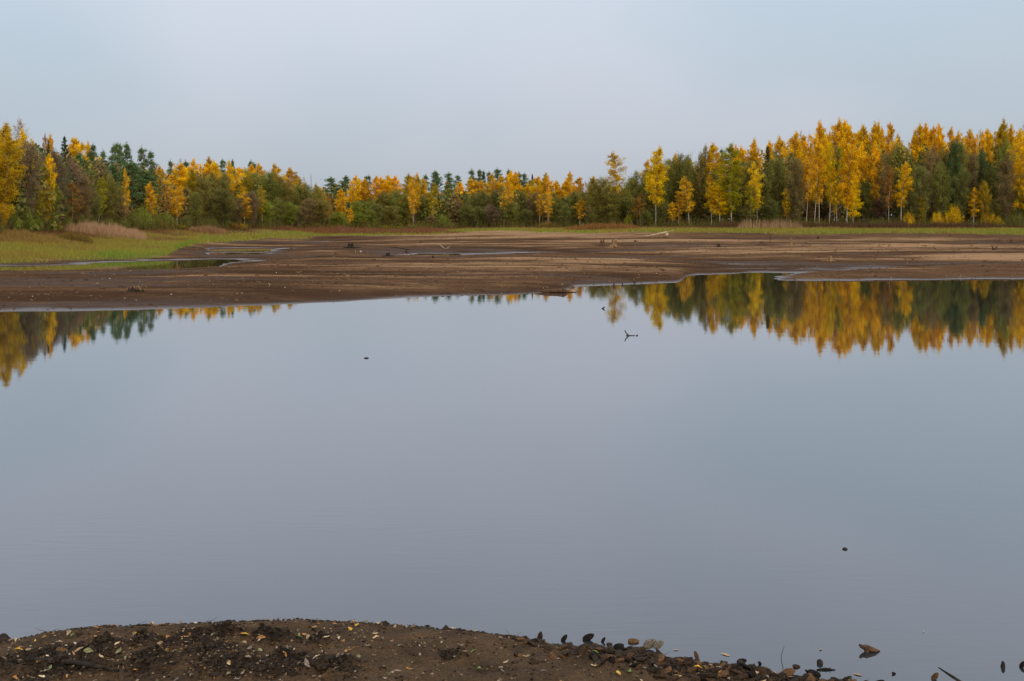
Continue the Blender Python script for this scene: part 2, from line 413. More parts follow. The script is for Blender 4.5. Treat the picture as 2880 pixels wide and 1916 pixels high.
rows = np.concatenate([np.linspace(24, 70, 260), np.exp(np.linspace(math.log(70.2), math.log(215), 280)), np.exp(np.linspace(math.log(217), math.log(3000), 40))])
us = np.concatenate([np.linspace(-1.1, -.56, 40, endpoint=False), np.linspace(-.56, .56, 470), np.linspace(.56, 1.1, 41)[1:]])
UU, YY = np.meshgrid(us, rows)
XX = UU * YY
gZ, gD, gW, gG = ground(XX.ravel(), YY.ravel())
gZ = np.where(YY.ravel() > 262, 3.2, gZ)
nr, nc = XX.shape
idx = np.arange(nr * nc).reshape(nr, nc)
quads = np.stack([idx[:-1, :-1], idx[:-1, 1:], idx[1:, 1:], idx[1:, :-1]], -1).reshape(-1, 4)
me = make_mesh("ground", np.stack([XX.ravel(), YY.ravel(), gZ], -1), quads, True, {"dry": gD, "wet": gW, "green": gG})
tag(mesh_obj("ground", me, M['mud']), "drained brown mud flats and grassy far shore", None, None, "structure")

me = make_mesh("lake", [(-700, -60, 0), (700, -60, 0), (700, 320, 0), (-700, 320, 0)], np.array([[0, 1, 2, 3]]))
tag(mesh_obj("lake_water", me, M['water']), "calm grey-blue lake water mirroring the trees", None, None, "structure")

# ------------------------------------------------------------------ trees: prototypes
def leaf_quads(c, size, tint, stretch=1.0, flat=0.0):
    """rhombic leaf faces at centres c"""
    n = len(c)
    a = rng.normal(size=(n, 3)); a[:, 2] *= (1 - flat); a /= np.linalg.norm(a, axis=1)[:, None] + 1e-9
    b = rng.normal(size=(n, 3)); b[:, 2] *= (1 - flat)
    b -= (b * a).sum(1)[:, None] * a; b /= np.linalg.norm(b, axis=1)[:, None] + 1e-9
    s = (size * rng.uniform(.6, 1.35, n))[:, None]
    v = np.stack([c + a * s * stretch, c + b * s * .62, c - a * s * stretch, c - b * s * .62], 1).reshape(-1, 3)
    f = np.arange(n * 4).reshape(n, 4)
    return v, f, np.repeat(tint, 4)

def trunk_path(H, sway, n=9, lean=0.0):
    z = np.linspace(0, H, n); ph = rng.uniform(0, 6.28, 2)
    x = sway * np.sin(z / H * 3.1 + ph[0]) * (z / H) + lean * z / H
    y = sway * np.sin(z / H * 2.3 + ph[1]) * (z / H)
    return np.stack([x, y, z], -1)

def at_path(p, z):
    return np.array([np.interp(z, p[:, 2], p[:, 0]), np.interp(z, p[:, 2], p[:, 1]), z])

def tree_proto(kind):
    """returns (trunk mesh, crown mesh, height, crown diameter)"""
    g = Geo(); gb = Geo(); C, T = [], []
    if kind in ('birch', 'thin', 'bare'):
        H = 18.0; Rr = {'birch': 2.5, 'thin': 2.1, 'bare': 2.2}[kind]
        cb = {'birch': rng.uniform(.18, .3), 'thin': rng.uniform(.26, .4), 'bare': .2}[kind]
        p = trunk_path(H, .55, lean=rng.normal() * .5)
        g.tube(p, np.linspace(.13, .02, len(p)), 6)
        nb = {'birch': 78, 'thin': 46, 'bare': 60}[kind]
        ltot = {'birch': 14500, 'thin': 5600, 'bare': 1100}[kind]
        tops = rng.integers(1, 3)
        for i in range(nb):
            t = (i + rng.uniform(0, 1)) / nb
            z0 = H * (cb + (1 - cb) * (t * .97)); b0 = at_path(p, z0)
            r = Rr * ((1 - t ** 4.4) ** .85) * (min(1, (t + .14) * 2.2) ** .6) * rng.uniform(.8, 1.1) + .14
            L = r * rng.uniform(.6, 1.2); az = i * 2.4 + rng.normal() * .5
            up = rng.uniform(.75, 1.5); droop = rng.uniform(.55, 1.3) * (1 - .6 * t)
            ss = np.linspace(0, 1, 5); dh = np.array([math.cos(az), math.sin(az), 0])
            pts = b0 + dh * (L * ss)[:, None] + np.array([0, 0, 1]) * (L * (up * ss - droop * ss ** 2))[:, None]
            gb.tube(pts, np.linspace(.035, .010, 5) * (1 - .45 * t), 3, False)
            dens = rng.uniform(.35, 1.65) if kind != 'bare' else rng.uniform(.1, 1.8)
            nl = int(ltot / nb * dens * (.35 + r / Rr)); tb = rng.normal(.5, .17)
            if kind == 'bare' or rng.uniform() < .5:      # hanging twigs
                for _ in range(3 if kind == 'bare' else 1):
                    s0 = rng.uniform(.4, 1); q = b0 + dh * L * s0 + np.array([0, 0, L * (up * s0 - droop * s0 ** 2)])
                    e = q + rng.normal(size=3) * (.35, .35, .25) + np.array([0, 0, rng.uniform(-.9, .7)])
                    gb.tube([q, (q + e) / 2 + rng.normal(size=3) * .08, e], [.014, .011, .007], 3, False)
            s = rng.uniform(.12, 1.02, nl) ** .8
            c = b0 + dh * (L * s)[:, None] + np.array([0, 0, 1]) * (L * (up * s - droop * s ** 2))[:, None]
            c = c + rng.normal(size=(nl, 3)) * (.20, .20, .17) * (.55 + .25 * r)
            c[:, 2] -= rng.exponential(.28, nl) * (.4 + .6 * s)
            C.append(c); T.append(np.clip(tb + rng.normal(size=nl) * .17, 0, 1))
        nl = ltot // 60; c = at_path(p, H * .985) + rng.normal(size=(nl, 3)) * (.2, .2, .38); C.append(c); T.append(rng.uniform(.3, .8, nl))
        size, D = .108, 2 * Rr
    elif kind == 'alder':
        H = 14.0; Rr = 3.0; cb = rng.uniform(.08, .2); ns = rng.integers(1, 4); nb = 110; ltot = 16000
        stems = [trunk_path(H * rng.uniform(.86, 1.0) if k else H, .5, lean=(rng.normal() * .9 if k else rng.normal() * .3)) for k in range(ns)]
        for p in stems: g.tube(p, np.linspace(.17, .02, len(p)), 6)
        rt = rng.uniform(.40, .58)
        for i in range(nb):
            p = stems[i % ns]; Hs = p[-1, 2]
            t = (i + rng.uniform(0, 1)) / nb; z0 = Hs * (cb + (1 - cb) * t * .96); b0 = at_path(p, z0)
            prof_ = (t / rt) ** .5 if t < rt else max(0.02, 1 - ((t - rt) / (1 - rt)) ** 1.45)
            r = Rr * (.30 + .70 * prof_) * (1 if t < .85 else .8); L = r * rng.uniform(.6, 1.15); az = i * 2.4 + rng.normal() * .5
            up = rng.uniform(.7, 1.6); droop = rng.uniform(.1, .5)
            ss = np.linspace(0, 1, 4); dh = np.array([math.cos(az), math.sin(az), 0])
            pts = b0 + dh * (L * ss)[:, None] + np.array([0, 0, 1]) * (L * (up * ss - droop * ss ** 2))[:, None]
            gb.tube(pts, np.linspace(.04, .010, 4) * (1 - .4 * t), 3, False)
            for _ in range(3):
                s0 = rng.uniform(.35, 1); q = b0 + dh * L * s0 + np.array([0, 0, L * (up * s0 - droop * s0 ** 2)])
                e = q + dh * rng.uniform(.2, .7) + rng.normal(size=3) * .35 + np.array([0, 0, rng.uniform(.1, .7)])
                gb.tube([q, e], [.014, .006], 3, False)
            nl = int(ltot / nb * rng.uniform(.4, 1.6) * (.3 + .9 * r / Rr)); tb = rng.normal(.5, .16)
            s = rng.uniform(.15, 1.02, nl) ** .7
            c = b0 + dh * (L * s)[:, None] + np.array([0, 0, 1]) * (L * (up * s - droop * s ** 2))[:, None] + rng.normal(size=(nl, 3)) * (.30, .30, .34)
            C.append(c); T.append(np.clip(tb + rng.normal(size=nl) * .17, 0, 1))
        size, D = .098, 2 * Rr
    elif kind == 'pine':
        H = 17.0; Rr = 2.6; cb = rng.uniform(.3, .45); p = trunk_path(H, .3); g.tube(p, np.linspace(.2, .04, len(p)), 6); nb = 46
        for i in range(nb):
            t = (i + rng.uniform(0, 1)) / nb; z0 = H * (cb + (1 - cb) * t * .97); b0 = at_path(p, z0)
            r = Rr * (1 - t ** 2.2) * (.55 + .45 * min(1, t * 3)) + .35; L = r * rng.uniform(.45, 1.15); az = i * 2.4 + rng.normal() * .6
            up = rng.uniform(.0, .5) + .5 * t; dh = np.array([math.cos(az), math.sin(az), 0])
            e = b0 + dh * L + np.array([0, 0, L * up]); mid = (b0 + e) / 2 - np.array([0, 0, .1 * L])
            gb.tube([b0, mid, e], [.05 * (1 - .5 * t), .035 * (1 - .5 * t), .015], 4, False)
            for _ in range(rng.integers(2, 5)):       # flat needle clumps
                s0 = rng.uniform(.45, 1.08); cc = b0 + (e - b0) * s0 + rng.normal(size=3) * (.3, .3, .12); nl = int(rng.uniform(25, 60))
                c = cc + rng.normal(size=(nl, 3)) * (.36, .36, .15); c[:, 2] += .1
                C.append(c); T.append(np.clip(rng.normal(.5, .18) + rng.normal(size=nl) * .16, 0, 1))
        c = at_path(p, H) + rng.normal(size=(70, 3)) * (.25, .25, .4); C.append(c); T.append(rng.uniform(.3, .7, 70))
        size, D = .13, 2 * Rr
    elif kind == 'spruce':
        H = 17.0; Rr = 2.6; p = trunk_path(H, .1); g.tube(p, np.linspace(.2, .02, len(p)), 6); nb = 120
        for i in range(nb):
            t = (i + .5) / nb; z0 = H * (.06 + .93 * t); b0 = at_path(p, z0); L = (Rr * (1 - t) ** .9 + .14) * rng.uniform(.7, 1.12); az = i * 2.4 + rng.normal() * .3
            dh = np.array([math.cos(az), math.sin(az), 0]); sd = np.array([-math.sin(az), math.cos(az), 0])
            ss = np.linspace(0, 1, 4); pts = b0 + dh * (L * ss)[:, None] + np.array([0, 0, 1]) * (L * (-.35 * ss + .3 * ss ** 3))[:, None]
            gb.tube(pts, np.linspace(.03, .008, 4), 3, False)
            nl = int(55 * (.25 + L / Rr)); s = rng.uniform(.05, 1.05, nl)
            c = b0 + dh * (L * s)[:, None] + np.array([0, 0, 1]) * (L * (-.35 * s + .3 * s ** 3) - rng.exponential(.13, nl))[:, None] + sd * (rng.normal(size=nl) * .22 * L / Rr * (1.3 - s))[:, None]
            C.append(c + rng.normal(size=(nl, 3)) * .05); T.append(np.clip(rng.normal(.5, .12) + rng.normal(size=nl) * .16, 0, 1))
        size, D = .13, 2 * Rr
    elif kind == 'bush':
        g.tube([(0, 0, 0), (0, 0, .3)], [.03, .02], 4)
        H = 4.0; Rr = 2.0; nb = 60; ltot = 5200
        for i in range(nb):
            az = i * 2.4 + rng.normal() * .4; rr = math.sqrt((i + .5) / nb); L = H * rng.uniform(.7, 1.03) * math.sqrt(max(.05, 1 - (rr * .93) ** 2.4))
            out_ = Rr * rr; dh = np.array([math.cos(az), math.sin(az), 0]); ss = np.linspace(0, 1, 4)
            b0 = dh * rng.uniform(0, .4) * Rr * rr
            pts = b0 + dh * (out_ * (1 - (1 - ss) ** 1.6))[:, None] * .75 + np.array([0, 0, 1]) * (L * ss)[:, None]
            gb.tube(pts, np.linspace(.03, .006, 4), 3, False)
            nl = int(ltot / nb * rng.uniform(.4, 1.6)); s = rng.uniform(.12, 1.03, nl) ** .8
            c = b0 + dh * (out_ * (1 - np.clip(1 - s, 0, 1) ** 1.6))[:, None] * .75 + np.array([0, 0, 1]) * (L * s)[:, None] + rng.normal(size=(nl, 3)) * (.2, .2, .13)
            c[:, 2] = np.maximum(c[:, 2], .05)
            C.append(c); T.append(np.clip(rng.normal(.5, .16) + rng.normal(size=nl) * .17, 0, 1))
        size, D = .075, 2 * Rr
    elif kind == 'dead':
        H = 16.0; Rr = 1.2; p = trunk_path(H, .12); g.tube(p, np.linspace(.17, .03, len(p)), 6); c = []
        for i in range(54):
            t = (i + .5) / 54; z0 = H * (.35 + .64 * t); b0 = at_path(p, z0); L = (1.15 * (1 - t) ** .7 + .15) * rng.uniform(.5, 1.15); az = i * 2.4
            e = b0 + np.array([math.cos(az) * L, math.sin(az) * L, -.12 * L + rng.normal() * .1])
            gb.tube([b0, e], [.035, .012], 3, False)
            for _ in range(3):
                q = b0 + (e - b0) * rng.uniform(.5, 1); c.append(q + rng.normal(size=3) * .08)
        C.append(np.array(c)); T.append(rng.uniform(.3, .7, len(c))); size, D = .09, 2.4
    C = np.vstack(C); T = np.concatenate(T)
    v, f, tt = leaf_quads(C, size, T)
    return g.mesh(kind + "_trunk"), gb.mesh(kind + "_branches") if gb.n else None, make_mesh(kind + "_crown", v, f, False, {"tint": tt}), H, D

NV = {'birch': 7, 'thin': 5, 'bare': 3, 'alder': 8, 'pine': 6, 'spruce': 3, 'bush': 5, 'dead': 1}
PROTO = {k: [tree_proto(k) for _ in range(n)] for k, n in NV.items()}
BARK = {'birch': 'birch', 'thin': 'birch', 'bare': 'birch', 'alder': 'bark', 'pine': 'pinebark', 'spruce': 'bark', 'bush': 'bark', 'dead': 'deadspruce'}
for k, lst in PROTO.items():
    for tm, bm, cm, H, D in lst:
        if bm: bm.materials.append(M['twig'] if k in ('birch', 'thin') else M[BARK[k]] if k != 'bare' else M['baretwig'])
        tm.materials.append(M[BARK[k]]); cm.materials.append(M['needle' if k in ('pine', 'spruce', 'dead') else 'leaf'])

EDGE = np.array([(-900, 74), (-200, 80), (0, 85), (60, 93), (115, 103), (200, 118), (300, 135), (400, 148), (500, 160), (600, 172), (700, 181), (900, 197), (1000, 208), (1300, 217), (1500, 214),
                 (1650, 204), (1800, 195), (2000, 191), (2880, 189), (3900, 189)], float)
def edge(px): return float(np.interp(px, EDGE[:, 0], EDGE[:, 1]))
ROW = {'f': 1.5, 'm': 8.0, 's': 17.0, 'b': 27.0}

COLS = {  # leaf base colours, linear
    'oldgold': (0.66, 0.42, 0.02), 'gold': (0.84, 0.50, 0.014), 'amber': (0.78, 0.445, 0.026), 'yellow': (0.86, 0.54, 0.014), 'lime': (0.42, 0.37, 0.02), 'olivegold': (0.48, 0.33, 0.025),
    'olive': (0.30, 0.245, 0.055), 'moss': (0.265, 0.25, 0.058), 'darkolive': (0.22, 0.205, 0.055), 'brown': (0.30, 0.205, 0.085), 'plum': (0.26, 0.175, 0.10),
    'green': (0.285, 0.295, 0.045), 'brightgreen': (0.28, 0.34, 0.04), 'pine': (0.115, 0.165, 0.06), 'spruce': (0.05, 0.075, 0.03), 'bare': (0.48, 0.30, 0.16), 'rust': (0.48, 0.24, 0.05), 'grey': (0.12, 0.11, 0.10),
}
WORDS = {'oldgold': 'dull gold', 'gold': 'golden', 'amber': 'orange-gold', 'yellow': 'bright yellow', 'lime': 'yellow-green', 'olivegold': 'olive-gold', 'olive': 'olive', 'moss': 'mossy green', 'darkolive': 'dark olive',
         'brown': 'brownish', 'plum': 'dull purple-brown', 'green': 'green', 'brightgreen': 'fresh green', 'pine': 'dark green', 'spruce': 'blackish green', 'bare': 'nearly leafless', 'rust': 'rusty orange', 'grey': 'grey'}
NOUN = {'birch': 'birch', 'thin': 'slender birch', 'bare': 'thin birch', 'alder': 'leafy tree', 'pine': 'pine', 'spruce': 'spruce', 'bush': 'bush', 'dead': 'dead spruce'}
NAMES = {'birch': 'birch_tree', 'thin': 'birch_tree', 'bare': 'bare_birch_tree', 'alder': 'alder_tree', 'pine': 'pine_tree', 'spruce': 'spruce_tree', 'bush': 'bush', 'dead': 'dead_spruce_tree'}

# kind, photo x, photo y of the top, crown width in photo pixels, colour, row (f front, m middle, s skyline, b behind), optional label
TR = """
birch 12 352 66 oldgold f|large golden birch at the left end of the left wood
bare 39 337 40 bare b
bare 62 335 46 bare b
birch 61 369 36 yellow m
alder 68 405 72 plum f
alder 28 430 60 olive m
birch 114 400 34 gold m
birch 135 438 30 yellow f
spruce 133 393 40 spruce s
thin 125 379 18 bare b
birch 151 385 26 amber s
spruce 185 381 74 spruce b|tall dark spruce rising above the left wood
birch 222 392 58 gold b
birch 250 403 22 amber b
alder 163 428 52 plum f
alder 200 449 56 plum m
pine 254 430 36 pine s
pine 271 411 24 pine s
pine 294 428 28 pine s
pine 312 412 26 pine b
pine 325 406 24 pine s
pine 341 411 22 pine b
pine 365 409 34 pine s
pine 395 421 32 pine s
pine 423 430 32 pine s
pine 352 458 62 pine m
pine 384 470 60 pine m
pine 412 486 50 pine m
pine 310 470 50 pine m
pine 280 465 40 pine m
pine 470 455 18 pine b
thin 353 476 18 amber f
alder 305 490 68 olive f
alder 241 492 52 brown f
alder 340 545 44 brown f
thin 273 498 26 lime f
thin 200 515 40 rust f
alder 142 515 46 green f
alder 101 524 50 olivegold f
birch 128 478 24 yellow f
alder 178 560 34 moss f
alder 6 575 40 amber f
alder 262 540 40 darkolive f
bush 23 586 52 brightgreen f
bush 64 575 54 green f
bush 94 598 40 green f
bush 128 611 44 green f
bush 150 616 34 olivegold f
bush 225 600 44 moss f
bush 182 610 46 green f
bush 300 612 44 moss f
bush 340 603 40 green f
bush 370 590 46 moss f
bush 398 578 46 green f
bush 420 570 44 green f
bush 462 592 42 green f
bush 440 615 44 olive f
bush 494 630 44 olivegold f
thin 425 514 28 amber f
thin 443 506 26 amber m
thin 466 510 30 gold m
thin 498 524 28 amber f
birch 447 470 30 amber s
birch 430 458 18 bare b
birch 491 461 42 gold s
bare 508 446 22 bare b
pine 526 456 28 pine b
birch 549 451 26 gold s
birch 580 461 28 gold s
birch 590 445 28 olivegold b
birch 601 458 32 gold s
pine 622 452 20 pine b
birch 617 456 24 olivegold s
birch 648 454 20 gold s
pine 661 454 16 pine b
thin 668 472 44 gold m|golden birch with a long pale trunk in the left-of-centre wood
pine 696 457 24 pine b
pine 722 463 22 pine b
birch 713 465 28 amber s
birch 744 461 30 gold s
birch 780 464 30 amber s
birch 809 475 40 amber s
pine 836 493 16 pine b
birch 849 503 30 olivegold s
bare 854 495 16 bare b
dead 880 489 14 grey b|bare dead spruce standing alone above the left-of-centre wood
birch 893 520 22 olivegold s
birch 535 478 26 olivegold m
alder 561 490 54 olive m
alder 600 484 48 olive m
alder 630 490 52 darkolive m
alder 690 478 40 olivegold m
alder 720 488 52 moss m
alder 756 486 54 moss m
alder 782 499 48 olive m
alder 806 510 50 olive m
alder 834 515 48 moss m
alder 862 518 52 olive m
alder 892 528 44 olive m
thin 499 526 32 amber m
alder 548 543 38 moss f
alder 575 507 50 brown m
alder 628 533 66 darkolive f
alder 668 560 40 brown f
alder 704 540 44 plum f
thin 694 511 18 amber m
thin 687 543 32 amber f
thin 711 571 22 gold f
thin 737 524 20 olivegold f
alder 749 560 52 green f
alder 783 555 44 moss f
alder 815 569 44 green f
alder 845 580 36 brown f
alder 868 560 44 brown f
alder 902 565 52 olive f
alder 947 596 42 green f
thin 911 545 20 amber m
thin 925 547 16 rust m
birch 957 533 28 amber m
bush 520 605 40 moss f
bush 590 610 40 moss f
bush 625 598 44 moss f
bush 660 625 38 rust f
bush 680 628 28 gold f
bush 725 628 30 rust f
bush 760 622 34 brown f
bush 787 632 26 olivegold f
bush 840 622 36 brown f
bush 880 618 36 olive f
pine 932 502 44 pine s
pine 957 512 24 pine s
pine 976 498 32 pine b
pine 945 530 40 pine s
birch 989 496 26 gold s
birch 1007 504 22 gold s
birch 1022 505 28 amber s
pine 1031 498 14 pine b
pine 1041 496 14 pine b
birch 1056 498 32 amber s
birch 1076 501 32 gold s
birch 1095 495 30 gold s
birch 1112 496 28 amber s
birch 1135 492 26 olivegold s
birch 1152 498 22 amber s
thin 1163 496 28 amber m
birch 1174 489 16 gold b
birch 1184 500 28 olivegold s
birch 1194 502 18 gold s
pine 1199 494 22 pine b
pine 1219 484 26 pine b
pine 1240 487 24 pine b
pine 1267 490 30 pine b
pine 1291 496 26 pine b
pine 1258 520 34 pine s
birch 1218 518 32 olivegold m
thin 1256 510 24 rust s
birch 1284 513 26 gold s
birch 1311 504 32 gold s
pine 1328 480 26 pine b
pine 1346 480 22 pine b
pine 1364 485 18 pine b
pine 1374 487 18 pine b
birch 1329 509 28 amber s
birch 1358 510 24 gold s
birch 1388 490 26 gold s
pine 1396 479 32 pine b
birch 1409 496 26 amber s
pine 1424 480 18 pine b
birch 1434 484 34 gold s
birch 1450 486 26 gold s
alder 1003 566 34 green m
alder 1036 558 46 green m
alder 1076 537 48 olive m
alder 1111 532 54 moss m
alder 1144 548 40 olive m
alder 1171 554 40 brown m
alder 1192 550 40 moss m
alder 1245 566 38 darkolive m
alder 1292 568 40 brown m
alder 1332 543 38 moss m
alder 1360 537 46 darkolive m
alder 1388 535 44 darkolive m
alder 1414 552 40 brown m
alder 1060 575 40 darkolive f
alder 1100 580 44 olive f
alder 1310 575 40 darkolive f
alder 1350 580 44 darkolive f
alder 1385 575 44 plum f
alder 1428 560 40 moss f
bush 953 596 44 green f
thin 979 586 16 gold f
alder 1008 598 42 green f
alder 1046 592 34 green f
bush 1080 632 28 olivegold f
bush 1120 634 30 lime f
bush 1160 630 30 rust f
bush 1185 632 34 olivegold f
alder 1216 607 30 brown f
bush 1247 602 30 green f
bush 1268 628 24 rust f
thin 1162 508 22 amber f
thin 1417 506 26 amber f
thin 1217 535 22 olivegold f
pine 1464 488 24 pine b
pine 1480 491 26 pine b
spruce 1503 488 34 spruce b
birch 1492 520 22 gold s
birch 1515 499 24 gold s
birch 1531 489 24 olivegold s
birch 1545 496 30 amber s
birch 1559 511 26 gold s
pine 1570 514 16 pine b
birch 1585 510 28 yellow s
birch 1599 503 22 amber s
birch 1611 486 22 amber b
birch 1629 501 24 amber s
bare 1645 509 18 bare b
birch 1666 499 28 amber b
alder 1464 540 32 darkolive m
alder 1505 543 44 brown m
alder 1535 560 40 plum m
alder 1566 550 40 moss m
alder 1609 537 44 moss m
alder 1642 535 40 moss m
thin 1516 520 22 amber f
thin 1543 530 22 amber f
thin 1630 558 26 amber f|small orange birch before the dark trees right of centre
alder 1590 580 36 darkolive f
alder 1475 590 38 darkolive f
alder 1445 572 36 moss f
bush 1540 622 36 rust f
alder 1674 505 50 olive f
alder 1703 499 54 olive f
alder 1728 530 50 olive f
thin 1736 429 54 oldgold m|tall weeping olive-gold birch standing above the olive trees right of centre
alder 1770 505 48 moss m
alder 1789 485 60 moss f
thin 1802 545 28 rust f
birch 1819 453 26 gold b
birch 1844 417 44 yellow f|tall bright yellow pointed birch right of centre, pale trunk bare below
alder 1822 480 44 olive m
alder 1866 465 44 darkolive m
birch 1899 436 28 gold b
alder 1888 450 52 moss m
alder 1914 438 48 moss m
thin 1893 569 22 gold f
thin 1908 540 20 amber f
alder 1862 560 40 darkolive f
alder 1820 590 36 moss f
bush 1768 598 20 lime f
alder 1930 436 48 moss m
alder 1967 413 44 olive m
alder 1950 480 46 olive m
alder 1985 500 40 olive m
thin 1939 497 36 amber f|orange birch with a pale trunk leaning right, at the wood's front edge
birch 2012 407 46 gold m
thin 2001 494 22 amber f
birch 2058 411 52 lime f|tall yellow-green birch with white trunk beside low golden birch
birch 2024 515 46 yellow f|low bright yellow birch with branches almost to the ground
pine 2034 424 20 pine b
birch 2073 412 24 gold s
birch 2086 424 26 lime s
birch 2100 416 30 gold s
birch 2132 396 34 gold s
spruce 2162 408 62 spruce s|dark spruce among golden birch tops in the right wood
birch 2172 399 26 amber b
thin 2132 458 36 yellow f|golden birch with a bending bare lower trunk, alone before dark trees
thin 2114 524 28 lime f
alder 2098 455 52 olive m
alder 2075 500 40 olive m
alder 2165 470 46 moss m
alder 2193 426 52 darkolive m
alder 2172 560 50 darkolive f
alder 2100 575 40 darkolive f
alder 2240 449 48 brown f
thin 2210 531 20 yellow f
birch 2203 387 36 gold s
birch 2235 376 36 gold s
bare 2251 369 24 bare b
bare 2267 374 20 bare b
birch 2300 346 36 amber s
birch 2318 364 28 gold s
birch 2343 341 38 amber s
birch 2368 352 30 gold s
birch 2384 344 46 gold s
thin 2267 400 26 amber f
thin 2290 405 28 amber f
thin 2304 395 30 gold f
birch 2330 385 34 gold m
thin 2332 400 26 yellow f
birch 2352 414 30 lime m
birch 2381 360 44 gold f|tallest golden birch with a full-length white trunk in the right wood
birch 2400 480 40 yellow f
thin 2354 470 26 yellow f
alder 2280 540 40 brown m
alder 2320 560 40 plum m
birch 2270 430 34 amber m
birch 2433 357 38 gold s
birch 2457 348 28 gold s
birch 2481 350 26 gold s
birch 2496 349 26 amber s
birch 2426 405 34 gold m
birch 2455 400 30 gold m
bare 2518 378 28 bare b
birch 2530 395 26 olivegold b
birch 2559 372 28 gold s
birch 2587 353 32 gold s
birch 2608 354 32 gold s
birch 2625 361 26 amber s
birch 2650 354 34 gold s
birch 2681 362 26 amber b
birch 2699 374 24 amber s
birch 2734 368 34 gold s
bare 2757 366 30 bare b
birch 2778 368 32 gold s
birch 2800 341 30 olivegold s
birch 2820 358 28 gold s
birch 2840 356 28 gold s
bare 2868 343 26 bare b
birch 2868 368 42 gold f
alder 2472 439 40 brown m
alder 2522 407 44 moss m
alder 2564 423 40 darkolive m
alder 2619 413 48 brown m
alder 2653 424 36 olive m
alder 2682 400 42 pine m
alder 2706 403 40 moss m
alder 2738 435 40 brown m
alder 2760 423 40 pine m
alder 2818 393 44 green m
alder 2831 430 48 brown f
alder 2651 455 50 moss f
alder 2440 500 44 darkolive m
alder 2590 470 44 darkolive f
alder 2700 480 44 darkolive f
alder 2780 470 40 darkolive m
thin 2500 467 24 rust f
thin 2534 458 40 yellow f|slim golden birch with leaves down to the grass beside a rusty birch
alder 2862 522 54 darkolive f
alder 2800 560 36 olive f
bush 2851 591 52 moss f
bush 2557 595 30 gold f
alder 2593 545 24 olivegold f
bush 2635 593 28 gold f
bush 2658 603 28 amber f
bush 2681 572 40 gold f|golden bush with layered branches under dark trees near right edge
thin 2738 529 30 gold f
alder 2768 508 30 olivegold f
bush 2779 591 40 yellow f
bush 2807 607 26 gold f
alder 2470 560 44 plum m
alder 2560 540 44 darkolive f
birch 2900 350 44 gold s
alder 2905 470 50 olive f
birch -30 345 60 gold m
alder -40 440 60 olive f
"""
SECT = [(480, 'left'), (900, 'left-of-centre'), (1560, 'centre'), (2140, 'right-of-centre'), (9999, 'right-hand')]
ROWW = {'f': 'at the front edge', 'm': 'inside the edge', 's': 'on the skyline', 'b': 'at the back'}
ORD = ['', 'first', 'second', 'third', 'fourth', 'fifth', 'sixth', 'seventh', 'eighth', 'ninth', 'tenth', 'eleventh', 'twelfth', 'thirteenth', 'fourteenth', 'fifteenth', 'sixteenth', 'seventeenth', 'eighteenth']
trees = []
for ln in TR.strip().splitlines():
    a, _, lab = ln.partition('|'); k, x, y, w, c, r = a.split()
    trees.append([k, float(x), float(y), float(w), c, r, lab.strip()])
ORD += ['nineteenth', 'twentieth'] + [t + '-' + u for t in ('twenty', 'thirty', 'forty') for u in ORD[1:10]]
# further trees that close the gaps between those above
extra = []
for (ks, rows_, nr_, dy, lo) in ((('birch',), 's', 'b', 10, 1420), (('alder',), 'm', 's', 14, 0), (('alder',), 'f', 'm', 22, 0)):
    row_ = sorted([t for t in trees if t[0] in ks and t[5] == rows_ and t[1] > lo], key=lambda t: t[1])
    for a, b in zip(row_[:-1], row_[1:]):
        if 14 < b[1] - a[1] < 90:
            w_ = max(22, min(a[3], b[3]) * .8)
            extra.append([a[0], round((a[1] + b[1]) / 2 + rng.uniform(-3, 3)), max(a[2], b[2]) + dy + rng.uniform(-6, 10), w_, random.choice([a[4], b[4]]), nr_, ''])
trees += extra
buckets = {}
for t in trees:
    if not t[6]:
        sec = next(s for lim, s in SECT if t[1] < lim); buckets.setdefault((t[0], t[4], t[5], sec), []).append(t)
for (k, c, r, sec), lst in buckets.items():
    lst.sort(key=lambda t: t[1])
    for i, t in enumerate(lst):
        base = f"{WORDS[c]} {NOUN[k]} {ROWW[r]} of the {sec} wood"
        t[6] = base if len(lst) == 1 else base.replace("inside the edge", "inside") + f", {ORD[i + 1]} from left"

